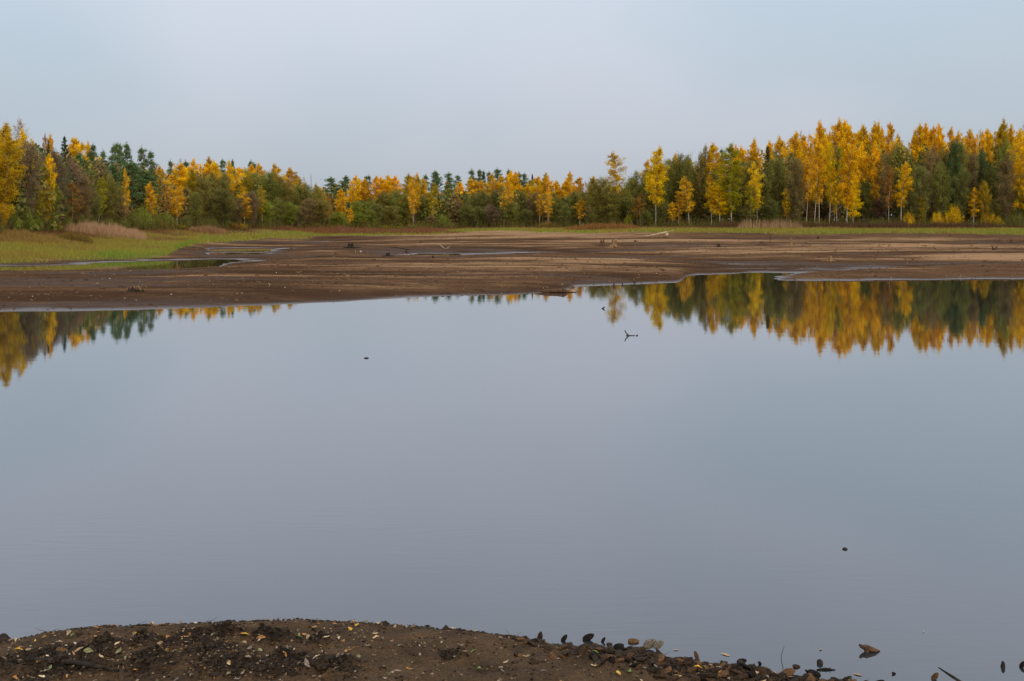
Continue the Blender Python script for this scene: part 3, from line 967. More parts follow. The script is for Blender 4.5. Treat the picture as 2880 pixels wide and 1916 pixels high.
LEAN = {1939: -.10, 2132: -.06, 2267: .05, 2290: .05, 2304: -.03, 668: .03, 273: .12, 498: .1}
FILL = {'birch': 1.45, 'thin': 1.35, 'bare': 1.6, 'alder': 1.22, 'pine': 1.3, 'spruce': 1.3, 'bush': 1.25, 'dead': 1.2}
cnt = {}
for (k, x, ty, w, c, r, lab) in trees:
    d = edge(x) + ROW[r] * (1 if x > 150 else .75) + rng.uniform(-1.2, 1.2)
    X = (x - 1440) / F * d; zb = gz(X, d) - .05
    zt = CAM_H + (HOR - ty) / F * d; H = zt - zb
    i = cnt.get(k, 0); cnt[k] = i + 1
    tm, bm, cm, H0, D0 = PROTO[k][i % len(PROTO[k])]
    root = empty(NAMES[k], (X, d, zb), rng.uniform(0, 6.28))
    wd = w * d / F * FILL[k] * (1.15 if r in 'sb' and k == 'birch' else 1); sxy = wd / D0; sz = H / H0
    if k != 'bush': sxy = max(sxy, sz * .42)
    root.scale = (sxy, sxy, sz)
    ln_ = LEAN.get(int(x), rng.normal() * .028)
    root.rotation_euler = Euler((rng.normal() * .01, 0, root.rotation_euler.z))
    if abs(ln_) > .005:
        root.rotation_euler = (Matrix.Rotation(ln_, 3, 'Y') @ Matrix.Rotation(root.rotation_euler.z, 3, 'Z')).to_euler()
    tag(root, lab, 'bush' if k == 'bush' else 'tree', 'bushes along the wood edge' if k == 'bush' else 'trees of the far shore wood')
    if k == 'bush': to = mesh_obj("stems", bm, None, root)
    else:
        to = mesh_obj("trunk", tm, None, root); tag(mesh_obj("branches", bm, None, to), kind="stuff")
    co = mesh_obj("foliage" if k == 'bush' else "crown", cm, None, root)
    b = np.array(COLS[c]); b = b * rng.uniform(.86, 1.14) * (1 + rng.normal(size=3) * .03)
    co.color = (*np.clip(b, .005, .9), 1)

# the depth of the wood behind the trees one can tell apart
SKYL = np.array([(-300, 360), (0, 360), (60, 365), (130, 400), (220, 410), (330, 425), (430, 450), (600, 465), (750, 480), (850, 520), (900, 540), (960, 525), (1100, 515), (1300, 505), (1440, 500), (1560, 520), (1680, 530),
                 (1720, 525), (1800, 510), (1900, 470), (2000, 440), (2150, 425), (2250, 395), (2350, 370), (2500, 380), (2700, 385), (2880, 370), (3200, 370)], float)
V, C3, NF = [], [], 0
tg = Geo()
for rowd, step in ((10, 14), (20, 16), (32, 20), (48, 24)):
    for x in np.arange(-260, 3150, step):
        xx = x + rng.uniform(-8, 8); d = edge(xx) * 1.0 + rowd * (1 if xx > 150 else .7) + rng.uniform(-3, 3)
        X = (xx - 1440) / F * d; zb = gz(X, d)
        gold_ = xx > 480 and rowd > 15 and (xx < 1180 or xx > 1420) and random.random() < .6
        ty = np.interp(xx, SKYL[:, 0], SKYL[:, 1]) + (rng.uniform(-12, 40) if gold_ else rng.uniform(22, 80)); H = CAM_H + (HOR - ty) / F * d - zb
        if H < 3: continue
        n = 420; t = rng.uniform(0.0, 1, n) ** 1.15; rr = (1.8 * (1 - t ** 5.0) + .2) * np.sqrt(rng.uniform(0, 1, n)); az = rng.uniform(0, 6.28, n)
        V.append(np.stack([X + rr * np.cos(az), d + rr * np.sin(az), zb + H * t], -1))
        cc = np.array(COLS[random.choice(['amber', 'gold', 'gold', 'olivegold'] if gold_ else ['olive', 'darkolive', 'brown', 'moss', 'pine'])])
        C3.append(cc * rng.uniform(.6, 1.2, (n, 1)))
        tg.tube([(X, d, zb - .2), (X + rng.normal() * .3, d, zb + H * .9)], [.14, .05], 4, False)
V = np.vstack(V); C3 = np.vstack(C3)
lv, lf, _ = leaf_quads(V, .25, np.zeros(len(V)))
me = make_mesh("deep_wood", lv, lf, False, {"col": np.repeat(C3, 4, 0)})
tag(mesh_obj("deep_wood", me, M['wood_mass']), "dim foliage of the wood's interior behind its edge trees", "wood", None, "stuff")
tag(mesh_obj("deep_wood_trunks", tg.mesh("deep_wood_trunks"), M['bark']), "dim crowded trunks deep inside the far wood", "trunks", None, "stuff")

# ------------------------------------------------------------------ grass and reeds
def blades(n, pick, h0, h1, w, colf, lean=.35):
    X, Y, Z = pick(n); n = len(X)
    h = rng.uniform(h0, h1, n); az = rng.uniform(0, 6.28, n); ln = rng.normal(size=(n, 2)) * lean * h[:, None]
    b = np.stack([X, Y, Z - .02], -1); s = np.stack([np.cos(az), np.sin(az), np.zeros(n)], -1) * (w * rng.uniform(.6, 1.3, n))[:, None]
    tip = b + np.stack([ln[:, 0], ln[:, 1], h], -1)
    v = np.stack([b - s, b + s, tip], 1).reshape(-1, 3); f = np.arange(3 * n).reshape(n, 3)
    return v, f, np.repeat(colf(X, Y), 3, 0)

def pal(*cs):
    cs = np.array(cs)
    def fn(t):
        t = np.clip(t, 0, .9999) * (len(cs) - 1); i = t.astype(int); f = (t - i)[:, None]
        return cs[i] * (1 - f) + cs[i + 1] * f
    return fn
GRASSPAL = pal((.17, .075, .035), (.24, .13, .05), (.34, .25, .05), (.28, .27, .045), (.20, .26, .035))
def grass_pick(px0, px1, dmax):
    def pick(n):
        u = rng.uniform(px0, px1, n * 2); gf = np.interp(u, GRASS_FRONT[:, 0], GRASS_FRONT[:, 1]); ed = np.interp(u, EDGE[:, 0], EDGE[:, 1]) + 4
        Y = gf * .985 + (ed - gf) * rng.uniform(0, 1, n * 2) ** 1.15; X = (u - 1440) / F * Y
        z, _, _, g = ground(X, Y); keep = (rng.uniform(0, 1, len(X)) < g) & (z > .08)
        return X[keep][:n], Y[keep][:n], z[keep][:n]
    return pick
def grass_col(X, Y):
    px = px_of(X, Y); gf = np.interp(px, GRASS_FRONT[:, 0], GRASS_FRONT[:, 1]); ed = np.interp(px, EDGE[:, 0], EDGE[:, 1])
    t = (Y - gf) / (ed - gf + 1e-6)
    near = np.where(px < 560, .53 + .42 * sstep(230, 330, px) * (1 - sstep(.10, .22, t)) - .35 * sstep(.45, .8, t), .66 - .75 * sstep(.5, .95, t))
    return GRASSPAL(near + (fbm(X / 4, Y / 5, 71, 4, .6) - .5) * 1.1 + rng.normal(size=len(X)) * .10) * rng.uniform(.7, 1.25, (len(X), 1))
v, f, c = blades(70000, grass_pick(-120, 540, 0), .14, .42, .022, grass_col)
tag(mesh_obj("grass", make_mesh("grass_left", v, f, False, {"col": c}), M['vleaf']), "green and tan grass bank on the left shore", "grass", None, "stuff")
v, f, c = blades(80000, grass_pick(520, 3000, 0), .15, .5, .05, grass_col)
tag(mesh_obj("grass", make_mesh("grass_far", v, f, False, {"col": c}), M['vleaf']), "yellow-green grass strip below the far wood", "grass", None, "stuff")

def patch(px0, px1, d0, d1, shape=1.0):
    def pick(n):
        t = rng.uniform(0, 1, n); u = px0 + (px1 - px0) * t; Y = d0 + (d1 - d0) * rng.uniform(0, 1, n); X = (u - 1440) / F * Y
        z = ground(X, Y)[0]; return X, Y, z
    return pick
def const(*cs):
    p = pal(*cs); return lambda X, Y: p(rng.uniform(0, 1, len(X))) * rng.uniform(.75, 1.2, (len(X), 1))
def reeds(name, n, px0, px1, d0, d1, h0, h1, w, cols_, label, dome=True):
    v, f, c = blades(n, patch(px0, px1, d0, d1), h0, h1, w, const(*cols_), .10)
    if True:                                     # the bed thins and lowers towards its ends
        vv = v.reshape(-1, 3, 3); u = px_of(vv[:, 0, 0], vv[:, 0, 1]); t = np.clip((u - px0) / (px1 - px0), 0, 1)
        k = np.clip(np.sin(np.pi * t), .03, 1) ** .3 * (.45 + 1.1 * fbm(u / 9, vv[:, 0, 1] / 3, 78, 3)) if dome else np.clip(np.minimum(t, 1 - t) * 6, .02, 1) * (.55 + .9 * fbm(u / 40, u * 0, 77, 3)); vv[:, 2, 2] = vv[:, 0, 2] + (vv[:, 2, 2] - vv[:, 0, 2]) * k; v = vv.reshape(-1, 3)
    tag(mesh_obj("reed_bed", make_mesh(name, v, f, False, {"col": c}), M['vleaf']), label, "reeds", None, "stuff")
reeds("reeds_left", 9000, 150, 410, 112, 124, .75, 1.3, .03, [(.34, .18, .09), (.52, .33, .19), (.45, .26, .13)], "domed bed of pale tan reeds before the left wood")
reeds("tussock_left", 7000, 165, 262, 88, 93, .4, .85, .03, [(.28, .20, .035), (.20, .12, .035), (.15, .075, .03)], "olive-gold sedge tussock in front of the tan reeds")
reeds("sedge_left", 9000, -60, 190, 80, 88, .25, .6, .03, [(.30, .2, .05), (.26, .13, .05), (.36, .25, .05)], "ragged rusty sedge at the left edge of the bank")
reeds("sedge_mid", 3500, 530, 640, 158, 164, .6, 1.3, .04, [(.30, .15, .07), (.38, .22, .11)], "reddish tan reeds left of centre by the wood's foot")
reeds("reeds_mid", 9000, 1590, 1800, 176, 186, .35, 1.25, .05, [(.30, .14, .045), (.24, .10, .035), (.36, .2, .06)], "rust-coloured reed bed below the olive trees")
reeds("reeds_right", 1100, 2065, 2270, 178, 185, .8, 2.3, .03, [(.34, .2, .1), (.46, .3, .16)], "thin tan reeds in front of the right wood", False)
reeds("sedge_rust", 16000, 700, 1320, 182, 200, .3, .9, .06, [(.22, .09, .045), (.28, .13, .06), (.17, .075, .035)], "low reddish sedge strip along the centre wood's foot", False)
reeds("brush_right", 12000, 1880, 2950, 183, 189, .4, 1.3, .05, [(.12, .06, .035), (.17, .09, .045), (.08, .05, .03)], "brown undergrowth at the right wood's foot", False)
def foot(n):
    u = rng.uniform(-80, 2960, n); Y = np.interp(u, EDGE[:, 0], EDGE[:, 1]) + rng.uniform(-2.5, 9, n); X = (u - 1440) / F * Y
    k = rng.uniform(0, 1, n) < 1.7 * (fbm(X / 4, Y / 3, 140, 3) - .2); X, Y = X[k], Y[k]; return X, Y, ground(X, Y)[0]
v, f, c = blades(42000, foot, .4, 2.3, .055, lambda X, Y: pal((.10, .06, .03), (.17, .13, .04), (.15, .16, .04), (.24, .16, .04), (.12, .09, .04))(np.clip(fbm(X / 3, Y / 3, 143, 2) * 1.3 - .15 + rng.normal(size=len(X)) * .12, 0, 1)) * rng.uniform(.7, 1.2, (len(X), 1)), .3)
tag(mesh_obj("undergrowth", make_mesh("undergrowth", v, f, False, {"col": c}), M['vleaf']), "tangled undergrowth along the foot of the wood", "undergrowth", None, "stuff")

# ------------------------------------------------------------------ the near bank
BANK_PX = np.array([(-600, 1900), (-200, 1840), (0, 1810), (30, 1800), (60, 1795), (150, 1778), (300, 1760), (490, 1752), (670, 1744), (831, 1740), (980, 1746), (1160, 1755), (1290, 1767), (1380, 1780), (1490, 1798),
                    (1600, 1818), (1700, 1824), (1800, 1830), (1920, 1853), (2011, 1869), (2110, 1884), (2200, 1900), (2365, 1915), (2500, 1932), (2800, 1975), (3400, 2060)], float)
_bw = np.array([on_plane(px, py, .012) for px, py in BANK_PX])
CLUMPS = [(560, 1790, .26, .05), (640, 1775, .16, .05), (760, 1792, .18, .05), (420, 1800, .18, .05), (300, 1815, .18, .04), (120, 1862, .24, .05), (30, 1885, .2, .04), (260, 1840, .2, .05), (180, 1900, .3, .04),
          (420, 1880, .24, .04), (600, 1850, .22, .04), (640, 1895, .24, .05), (820, 1870, .22, .05), (930, 1895, .22, .04), (760, 1905, .24, .05), (1270, 1846, .10, .035), (520, 1815, .2, .04), (900, 1808, .1, .03)]
CLW = [(*on_plane(px, py, .08), r, h) for px, py, r, h in CLUMPS]
def bank(X, Y):
    X = np.asarray(X, float); Y = np.asarray(Y, float)
    s = np.interp(X, _bw[:, 0], _bw[:, 1]) - Y + (fbm(X * 4, Y * 4, 80, 3) - .5) * .07
    z = np.where(s < 0, s * .35, .03 * (1 - np.exp(-np.maximum(s, 0) / .05)) + np.maximum(s, 0) * .085)
    dark = np.zeros(X.shape); inl = sstep(-.03, .08, s)
    for cx, cy, r, h in CLW:
        d = np.hypot(X - cx, (Y - cy) * 1.25) / r
        k = np.exp(-d * d * 1.6); dark = np.maximum(dark, k)
    rough = fbm(X * 11, Y * 11, 84, 4, .6) - .5
    lump = np.abs(fbm(X * 19, Y * 19, 87, 3) - .5)
    z = z + inl * (rough * .030 + dark * (.022 + rough * .13 + lump * .09) + (fbm(X * 2.2, Y * 2.2, 90, 2) - .5) * .03)
    # stony, shell-strewn edge on the right
    edge_r = sstep(.15, .6, X) * np.exp(-((s - .12) / .16) ** 2)
    z = z + edge_r * rough * .05
    soaked = .6 * (1 - sstep(.0, .09, s + (fbm(X * 6, Y * 6, 96, 2) - .5) * .06))
    dark = np.clip(np.maximum(np.maximum(dark * 1.15 - .1, edge_r * .75), soaked) + (fbm(X * 7, Y * 7, 92, 3) - .5) * .5, 0, 1)
    return z, dark, s
xs = np.concatenate([np.linspace(-40, -3.5, 30, endpoint=False), np.linspace(-3.5, 3.9, 760), np.linspace(3.9, 40, 31)[1:]])
ys = np.concatenate([np.linspace(-40, 5.0, 40, endpoint=False), np.linspace(5.0, 6.75, 180), np.linspace(6.75, 9, 14)[1:]])
BX, BY = np.meshgrid(xs, ys)
bz, bd, bs = bank(BX.ravel(), BY.ravel())
nr, nc = BX.shape
idx = np.arange(nr * nc).reshape(nr, nc)
quads = np.stack([idx[:-1, :-1], idx[:-1, 1:], idx[1:, 1:], idx[1:, :-1]], -1).reshape(-1, 4)
def bank_material():
    m, n, l, out = new_mat("near_bank_mud")
    geo = nd(n, "ShaderNodeNewGeometry"); dk = nd(n, "ShaderNodeAttribute", attribute_name="dark")
    n1 = nd(n, "ShaderNodeTexNoise", Scale=3.5, Detail=8.0, Roughness=.68); n2 = nd(n, "ShaderNodeTexNoise", Scale=70.0, Detail=5.0, Roughness=.7)
    l.new(geo.outputs["Position"], n1.inputs["Vector"]); l.new(geo.outputs["Position"], n2.inputs["Vector"])
    rp = nd(n, "ShaderNodeValToRGB"); e = rp.color_ramp.elements
    e[0].position = .3; e[0].color = (.034, .020, .010, 1); e[1].position = .7; e[1].color = (.098, .056, .027, 1)
    l.new(n1.outputs["Fac"], rp.inputs[0])
    sp = nd(n, "ShaderNodeValToRGB"); e = sp.color_ramp.elements
    e[0].position = .32; e[0].color = (.45, .45, .45, 1); e[1].position = .66; e[1].color = (1.5, 1.45, 1.4, 1)
    l.new(n2.outputs["Fac"], sp.inputs[0])
    mu = nd(n, "ShaderNodeMixRGB", blend_type='MULTIPLY', Fac=1.0); l.new(rp.outputs[0], mu.inputs[1]); l.new(sp.outputs[0], mu.inputs[2])
    mx = nd(n, "ShaderNodeMixRGB"); mx.inputs[2].default_value = (.016, .011, .008, 1)
    l.new(dk.outputs["Fac"], mx.inputs[0]); l.new(mu.outputs[0], mx.inputs[1])
    p = nd(n, "ShaderNodeBsdfPrincipled", Roughness=.8); p.inputs["Specular IOR Level"].default_value = .08
    bp = nd(n, "ShaderNodeBump", Strength=.8, Distance=.006); l.new(n2.outputs["Fac"], bp.inputs["Height"]); l.new(bp.outputs[0], p.inputs["Normal"])
    l.new(mx.outputs[0], p.inputs["Base Color"]); l.new(p.outputs[0], out.inputs["Surface"])
    return m
M['bank'] = bank_material()
me = make_mesh("near_bank", np.stack([BX.ravel(), BY.ravel(), bz], -1), quads, True, {"dark": bd})
tag(mesh_obj("near_bank", me, M['bank']), "brown muddy near bank with rotting leaves", None, None, "structure")

def bz_at(x, y): return float(bank(np.array([x]), np.array([y]))[0][0])
def bank_hit(px, py):
    """point of the near bank seen at photo position px, py"""
    Y = np.arange(5.0, 7.2, .006); X = (px - 1440) / F * Y; z = np.maximum(bank(X, Y)[0], 0)
    i = int(np.argmax(HOR + (CAM_H - z) * F / Y <= py)); return float(X[i]), float(Y[i]), float(z[i])
def bank_pick(n, x0, x1, y0, y1, weight):
    """n points of the bank, drawn by weight(X, Y, dark, s)"""
    out = []
    while sum(len(o) for o in out) < n:
        X = rng.uniform(x0, x1, n * 4); Y = rng.uniform(y0, y1, n * 4); z, dk, s_ = bank(X, Y)
        k = rng.uniform(0, 1, n * 4) < weight(X, Y, dk, s_); out.append(np.stack([X, Y, z, dk], -1)[k])
    return np.vstack(out)[:n]
def hit(px, py):
    """point of the far ground or water seen at photo position px, py"""
    Y = np.exp(np.arange(math.log(26), math.log(215), .003)); X = (px - 1440) / F * Y
    z = np.maximum(ground(X, Y)[0], 0); row = HOR + (CAM_H - z) * F / Y
    i = int(np.argmax(row <= py)); return float(X[i]), float(Y[i]), float(z[i])

def objcol_material(name, rough=.8, var=.35, scale=60.0, spec=.3):
    m, n, l, out = new_mat(name)
    oi = nd(n, "ShaderNodeObjectInfo"); tc = nd(n, "ShaderNodeTexCoord"); no = nd(n, "ShaderNodeTexNoise", Scale=scale, Detail=4.0)
    mv = nd(n, "ShaderNodeMapRange"); mv.inputs["From Min"].default_value = .3; mv.inputs["From Max"].default_value = .7; mv.inputs["To Min"].default_value = 1 - var; mv.inputs["To Max"].default_value = 1 + var
    hs = nd(n, "ShaderNodeHueSaturation"); p = nd(n, "ShaderNodeBsdfPrincipled", Roughness=rough); p.inputs["Specular IOR Level"].default_value = spec
    l.new(tc.outputs["Object"], no.inputs["Vector"]); l.new(no.outputs["Fac"], mv.inputs["Value"]); l.new(mv.outputs[0], hs.inputs["Value"]); l.new(oi.outputs["Color"], hs.inputs["Color"])
    l.new(hs.outputs[0], p.inputs["Base Color"]); l.new(p.outputs[0], out.inputs["Surface"])
    return m
M['fallen'] = objcol_material("fallen_leaf", .8, .55, 2.2, .15)
M['shell'] = objcol_material("mussel_shell", .6, .6, 6, .06)

# ---- fallen leaves
def leaf_mesh(kind):
    n = 7; vs_, fs = [], []
    curl = rng.uniform(-.6, .9); fold = rng.uniform(-.2, .9); bend = rng.normal() * .15
    for i in range(n):
        t = i / (n - 1); w = .46 * math.sin(math.pi * min(1, t * .93 + .04)) ** .8 * (1.15 - .45 * t if kind else .95)
        x = t * 2 - 1; zc = curl * (x * x - .3) * .5
        w *= rng.uniform(.78, 1.15)
        vs_ += [(x, bend * x * x - w, zc + fold * w), (x, bend * x * x, zc), (x, bend * x * x + w, zc + fold * w)]
    for i in range(n - 1):
        a = i * 3
        fs += [[a, a + 1, a + 4, a + 3], [a + 1, a + 2, a + 5, a + 4]]
    m = make_mesh("fallen_leaf", vs_, fs, True); m.materials.append(M['fallen']); return m
LEAVES = [leaf_mesh(i % 2) for i in range(10)]
LC = {'tan': (.44, .28, .15), 'pale': (.54, .40, .25), 'rust': (.38, .17, .05), 'yellow': (.60, .34, .05), 'olive': (.20, .18, .08), 'green': (.12, .16, .04), 'greybrown': (.19, .14, .10)}
LLAB = {'tan': "tan fallen leaf lying on the near bank", 'pale': "pale fallen leaf lying on the near bank", 'rust': "rust-brown fallen leaf lying on the near bank",
        'yellow': "yellow fallen leaf lying on the near bank", 'olive': "dull olive fallen leaf lying on the near bank", 'greybrown': "grey-brown withered leaf lying on the near bank", 'green': "green fallen leaf lying on the near bank"}
def put_leaf(X, Y, z, size, c, tilt=.25, label=None, group=None, rz=None):
    o = mesh_obj("fallen_leaf", random.choice(LEAVES)); s = size / 2
    o.location = (X, Y, z + .006 + .25 * s); o.scale = (s, s * rng.uniform(.75, 1.15), s)
    o.rotation_euler = (rng.normal() * tilt, rng.normal() * tilt, rng.uniform(0, 6.28) if rz is None else rz)
    o.color = (*(np.array(LC[c]) * rng.uniform(.6, 1.15)), 1)
    if not label:
        px = float(px_of(X, Y)); dk = float(bank(np.array([X]), np.array([Y]))[1][0]); w = LLAB[c].split(' lying')[0]
        zone = next(n_ for lim, n_ in ((200, "at the bank's far left"), (450, "at the bank's left"), (750, "left of the bank's middle"), (1050, "at the bank's middle"), (1400, "right of the bank's middle"), (1800, "below the shells' left half"), (9999, "below the shells' right half")) if px < lim)
        label = f"{w} on {'dark debris' if dk > .4 else 'bare mud'} {zone}, {'towards the crest' if Y > 5.9 else 'halfway down' if Y > 5.6 else 'near the bottom edge'}"; group = c + " leaves fallen on the near bank"
    tag(o, label, "leaf", group)
    return o
SPEC_LEAVES = [(1345, 1888, .062, 'green', "broad green leaf lying flat on bare mud, right of bank middle"), (1058, 1799, .045, 'tan', "curled tan leaf alone on the bare middle of the bank"),
               (917, 1799, .044, 'pale', "long pale leaf lying beside small dark clods on the bank"), (205, 1794, .05, 'green', "dark green leaf near the top left of the bank"),
               (247, 1838, .065, 'olive', "upright olive leaf leaning on dark debris at left"), (137, 1888, .07, 'olive', "large ribbed olive leaf beside the dark stick at left"),
               (1674, 1841, .04, 'green', "bright green leaf among the dark mussel shells"), (863, 1874, .06, 'greybrown', "upright grey-brown leaf in the dark debris at bank middle"),
               (385, 1785, .05, 'yellow', "yellow leaf on the dark clump at the upper left of the bank"), (690, 1792, .05, 'yellow', "amber leaf on the dark clump left of the bank's middle"),
               (1770, 1896, .06, 'green', "pale green leaf below the mussel shells near bottom edge"), (840, 1798, .05, 'green', "pale green leaf on dark debris near the bank's crest"),
               (1333, 1839, .045, 'green', "small pale green leaf above the broad green leaf")]
for px, py, sz, c, lab in SPEC_LEAVES:
    X, Y, z = bank_hit(px, py); put_leaf(X, Y, z, sz, c, .5 if 'upright' in lab or 'large' in lab else .15, lab)
picks = ['tan'] * 9 + ['pale'] * 3 + ['rust'] * 4 + ['yellow'] * 2 + ['olive'] * 5 + ['greybrown'] * 9
for X, Y, z, dk in bank_pick(300, -3.15, 2.4, 5.3, 6.5, lambda X, Y, dk, s_: (s_ > .02) * (.42 * (1 - sstep(-1.6, .3, X)) + .07 + .75 * dk + .3 * (1 - sstep(5.35, 6.0, Y)))):
    put_leaf(X, Y, z, rng.uniform(.018, .062) * rng.uniform(.7, 1), random.choice(picks), .12 + .3 * dk)
for px, py, sz, lab in [(1900, 1829, .05, "pale tan leaf afloat just off the shells"), (2040, 1842, .07, "washed-out leaf floating by the shell bank's far end"), (2308, 1828, .035, "pale leaf floating left of the driftwood splinter"),
                        (2597, 1778, .02, "tiny pale leaf adrift on the water at lower right"), (2412, 1899, .06, "faint sunken leaf right of the bank's tip"), (2200, 1888, .022, "tiny yellow leaf floating by the bent twig")]:
    x, y = on_plane(px, py, .0); o = put_leaf(x, y, -.003, sz * .8, 'tan', .03, lab)
    o.location.z = .004; o.scale.z = .002

# ---- mussel shells
def valve_mesh(open_=False):
    nu, nv = 12, 7; vs_, fs = [], []
    for i in range(nu + 1):
        t = i / nu; w = (math.sin(math.pi * (t * .96 + .02) ** .85) ** .5) * .31 * (1 - .12 * t); x = t - .5
        for j in range(nv + 1):
            a = -math.pi / 2 + math.pi * j / nv
            vs_.append((x, w * math.sin(a), .62 * w * math.cos(a) ** .9 if math.cos(a) > 0 else 0))
    for i in range(nu):
        for j in range(nv):
            a = i * (nv + 1) + j; fs.append([a, a + 1, a + nv + 2, a + nv + 1])
    return vs_, fs
vv, ff = valve_mesh()
VALVE = make_mesh("valve", vv, ff, True); VALVE.materials.append(M['shell'])
vv2 = vv + [(x, y, -z * .9) for x, y, z in vv]; ff2 = ff + [[q + len(vv) for q in r[::-1]] for r in ff]
MUSSEL = make_mesh("mussel", vv2, ff2, True); MUSSEL.materials.append(M['shell'])
MC = [(.022, .012, .006), (.036, .019, .009), (.058, .030, .013), (.10, .050, .020), (.010, .006, .004), (.032, .021, .013)]
MW = ['dark brown', 'brown', 'mid-brown', 'tan-brown', 'blackish', 'grey-brown']
def mussel(X, Y, z, size, rot, c, label, group=None, me=None):
    o = mesh_obj("mussel_shell", me or MUSSEL); o.location = (X, Y, z); o.scale = (size,) * 3; o.rotation_euler = rot; o.color = (*c, 1)
    return tag(o, label, "shell", group)
def rrot(k=.35): return (rng.normal() * k, rng.normal() * k, rng.uniform(0, 6.28))
for X, Y, z, dk in bank_pick(230, 0, 2.0, 5.35, 6.25, lambda X, Y, dk, s_: (s_ > -.03) * (s_ < .45) * np.exp(-np.maximum(0, s_ - .05) / .2) * (.35 + .65 * sstep(1450, 1700, px_of(X, Y)))):
    ci = int(rng.integers(0, 6)); px = float(px_of(X, Y)); up = float(np.interp(X, _bw[:, 0], _bw[:, 1])) - Y
    lab = f"{MW[ci]} mussel shell {'at the waterline' if up < .08 else 'just above the waterline' if up < .2 else 'high up the slope'} {'in the left third' if px < 1740 else 'in the middle' if px < 2020 else 'in the right third'} of the shell heap"
    mussel(X, Y, max(z, -.01) + .005, rng.uniform(.042, .092), rrot(.4), MC[ci], lab, "mussel shells heaped along the near water's edge")
SP = [(1519, 1799, .075, (0, -1.3, 1.2), 0, "upright dark mussel shell at the left end of the shell heap"), (1587, 1803, .07, (0, -.9, .6), 4, "dark mussel shell tilted against the water, left of the open shell"),
      (1655, 1800, .10, (.3, -.5, .2), 4, "large slanting mussel shell jutting up from the water's edge"), (1697, 1806, .05, (0, -1.1, .4), 4, "small dark mussel shell upright in the shallow water"),
      (1714, 1814, .05, (0, 0, .1), 1, "small brown mussel shell lying flat in the shallows"), (1782, 1807, .09, (0, 0, 0), 3, "long brown mussel shell floating flat beyond the shell heap"),
      (1740, 1823, .09, (.2, -.2, .3), 4, "long dark mussel shell slanting on the heap's crest"), (1958, 1850, .065, (0, -1.0, 1.9), 2, "brown mussel shell standing on end in the heap"),
      (2086, 1867, .08, (.5, -.5, -.4), 4, "dark mussel shell at the shell heap's thin right end"), (2137, 1869, .05, (.3, .3, 1), 4, "round dark shell in the water left of the bent twig"),
      (2240, 1877, .06, (0, .1, .1), 1, "flat dark shell in the shallows right of the bent twig"), (2219, 1896, .10, (.2, -.2, .2), 3, "big brown mussel shell at the bank's right tip"),
      (2290, 1903, .11, (.1, .35, .3), 4, "big dark mussel shell lying half in water at lower right"), (2270, 1893, .05, (.2, .6, .8), 5, "small greyish shell beside the bank's right tip"),
      (2514, 1897, .04, (.2, .2, .5), 4, "small dark shell alone in the water right of the bank"), (2630, 1911, .07, (0, -.9, .3), 2, "brown mussel shell upright at the bottom edge, lower right"),
      (2875, 1877, .06, (0, -1.2, .3), 4, "dark shell standing in the water at the right picture edge"), (172, 1832, .075, (.2, .1, .2), 3, "reddish brown mussel shell lying on the left of the bank")]
for px, py, sz, rot, ci, lab in SP:
    sz *= .75; rot = (rot[0] + .3, rot[1] * .8, rot[2])
    X, Y, z = bank_hit(px, py); mussel(X, Y, max(z, -.005) + sz * (.1 + .25 * abs(math.sin(rot[1]))), sz, rot, MC[ci], lab)
for px, py, sz, lab in [(1828, 1826, .085, "gaping mussel shell with pale edges on the heap's crest"), (1852, 1828, .07, "open mussel shell showing its white inside, on the heap's crest")]:
    X, Y, z = bank_hit(px, py); rt = empty("open_mussel_shell", (X, Y, z + .03), .4); tag(rt, lab, "shell")
    for k, (rx, cc) in enumerate(((1.0, (.11, .09, .065)), (-2.0, (.05, .035, .025)))):
        o = mesh_obj("valve", VALVE, None, rt); o.scale = (sz,) * 3; o.rotation_euler = (rx, -.3, 0); o.color = (*cc, 1)

# ---- crumbly dark debris, twigs
import bmesh
def ico(sub):
    b = bmesh.new(); bmesh.ops.create_icosphere(b, subdivisions=sub, radius=1); b.verts.ensure_lookup_table()
    v = np.array([q.co[:] for q in b.verts]); f = np.array([[q.index for q in p.verts] for p in b.faces]); b.free(); return v, f
I1 = ico(1); I2 = ico(2); I3 = ico(3)
def lumps(pos, rad, base=I1, squash=.65, rough=.35):
    bv, bf = base; n = len(pos); k = len(bv)
    v = bv[None] * (1 + rng.uniform(-rough, rough, (n, k, 1))) * rng.uniform(.6, 1.4, (n, 1, 3)); v[..., 2] *= squash
    v = v * np.asarray(rad)[:, None, None] + pos[:, None]
    f = (bf[None] + (np.arange(n) * k)[:, None, None]).reshape(-1, 3); return v.reshape(-1, 3), f
M['crumb'] = ramp_material('mud_crumbs', (.035, .02, .011), (.16, .09, .045), (1, 1, 1), .8, 3, .95, lo=.3, hi=.7, spec=.05)
M['peat'] = ramp_material("dark_peat", (.008, .006, .004), (.050, .032, .020), (1, 1, 1), 60, 6, .95, bump=.8, bdist=.004, spec=.1)
pk = bank_pick(5200, -3.2, 2.4, 5.25, 6.6, lambda X, Y, dk, s_: (s_ > -.03) * (dk ** 1.3 + .015))
P_ = pk[:, :3] + (0, 0, .002); R_ = rng.uniform(.003, .011, 5200) * np.where(rng.uniform(0, 1, 5200) < .1 * pk[:, 3], 2.0, 1.0) * (1 + .9 * pk[:, 3] * rng.uniform(0, 1, 5200))
pe = bank_pick(420, -3.3, .4, 5.9, 6.6, lambda X, Y, dk, s_: (s_ > -.03) * (s_ < .07))
P_ = np.vstack([P_, pe[:, :3]]); R_ = np.concatenate([R_, np.exp(rng.normal(size=420) * .5) * .006])
v, f = lumps(P_, R_)
tag(mesh_obj("mud_clods", make_mesh("mud_clods", v, f, True), M['peat']), "dark crumbly clods and rotted debris on the near bank", "clods", None, "stuff")
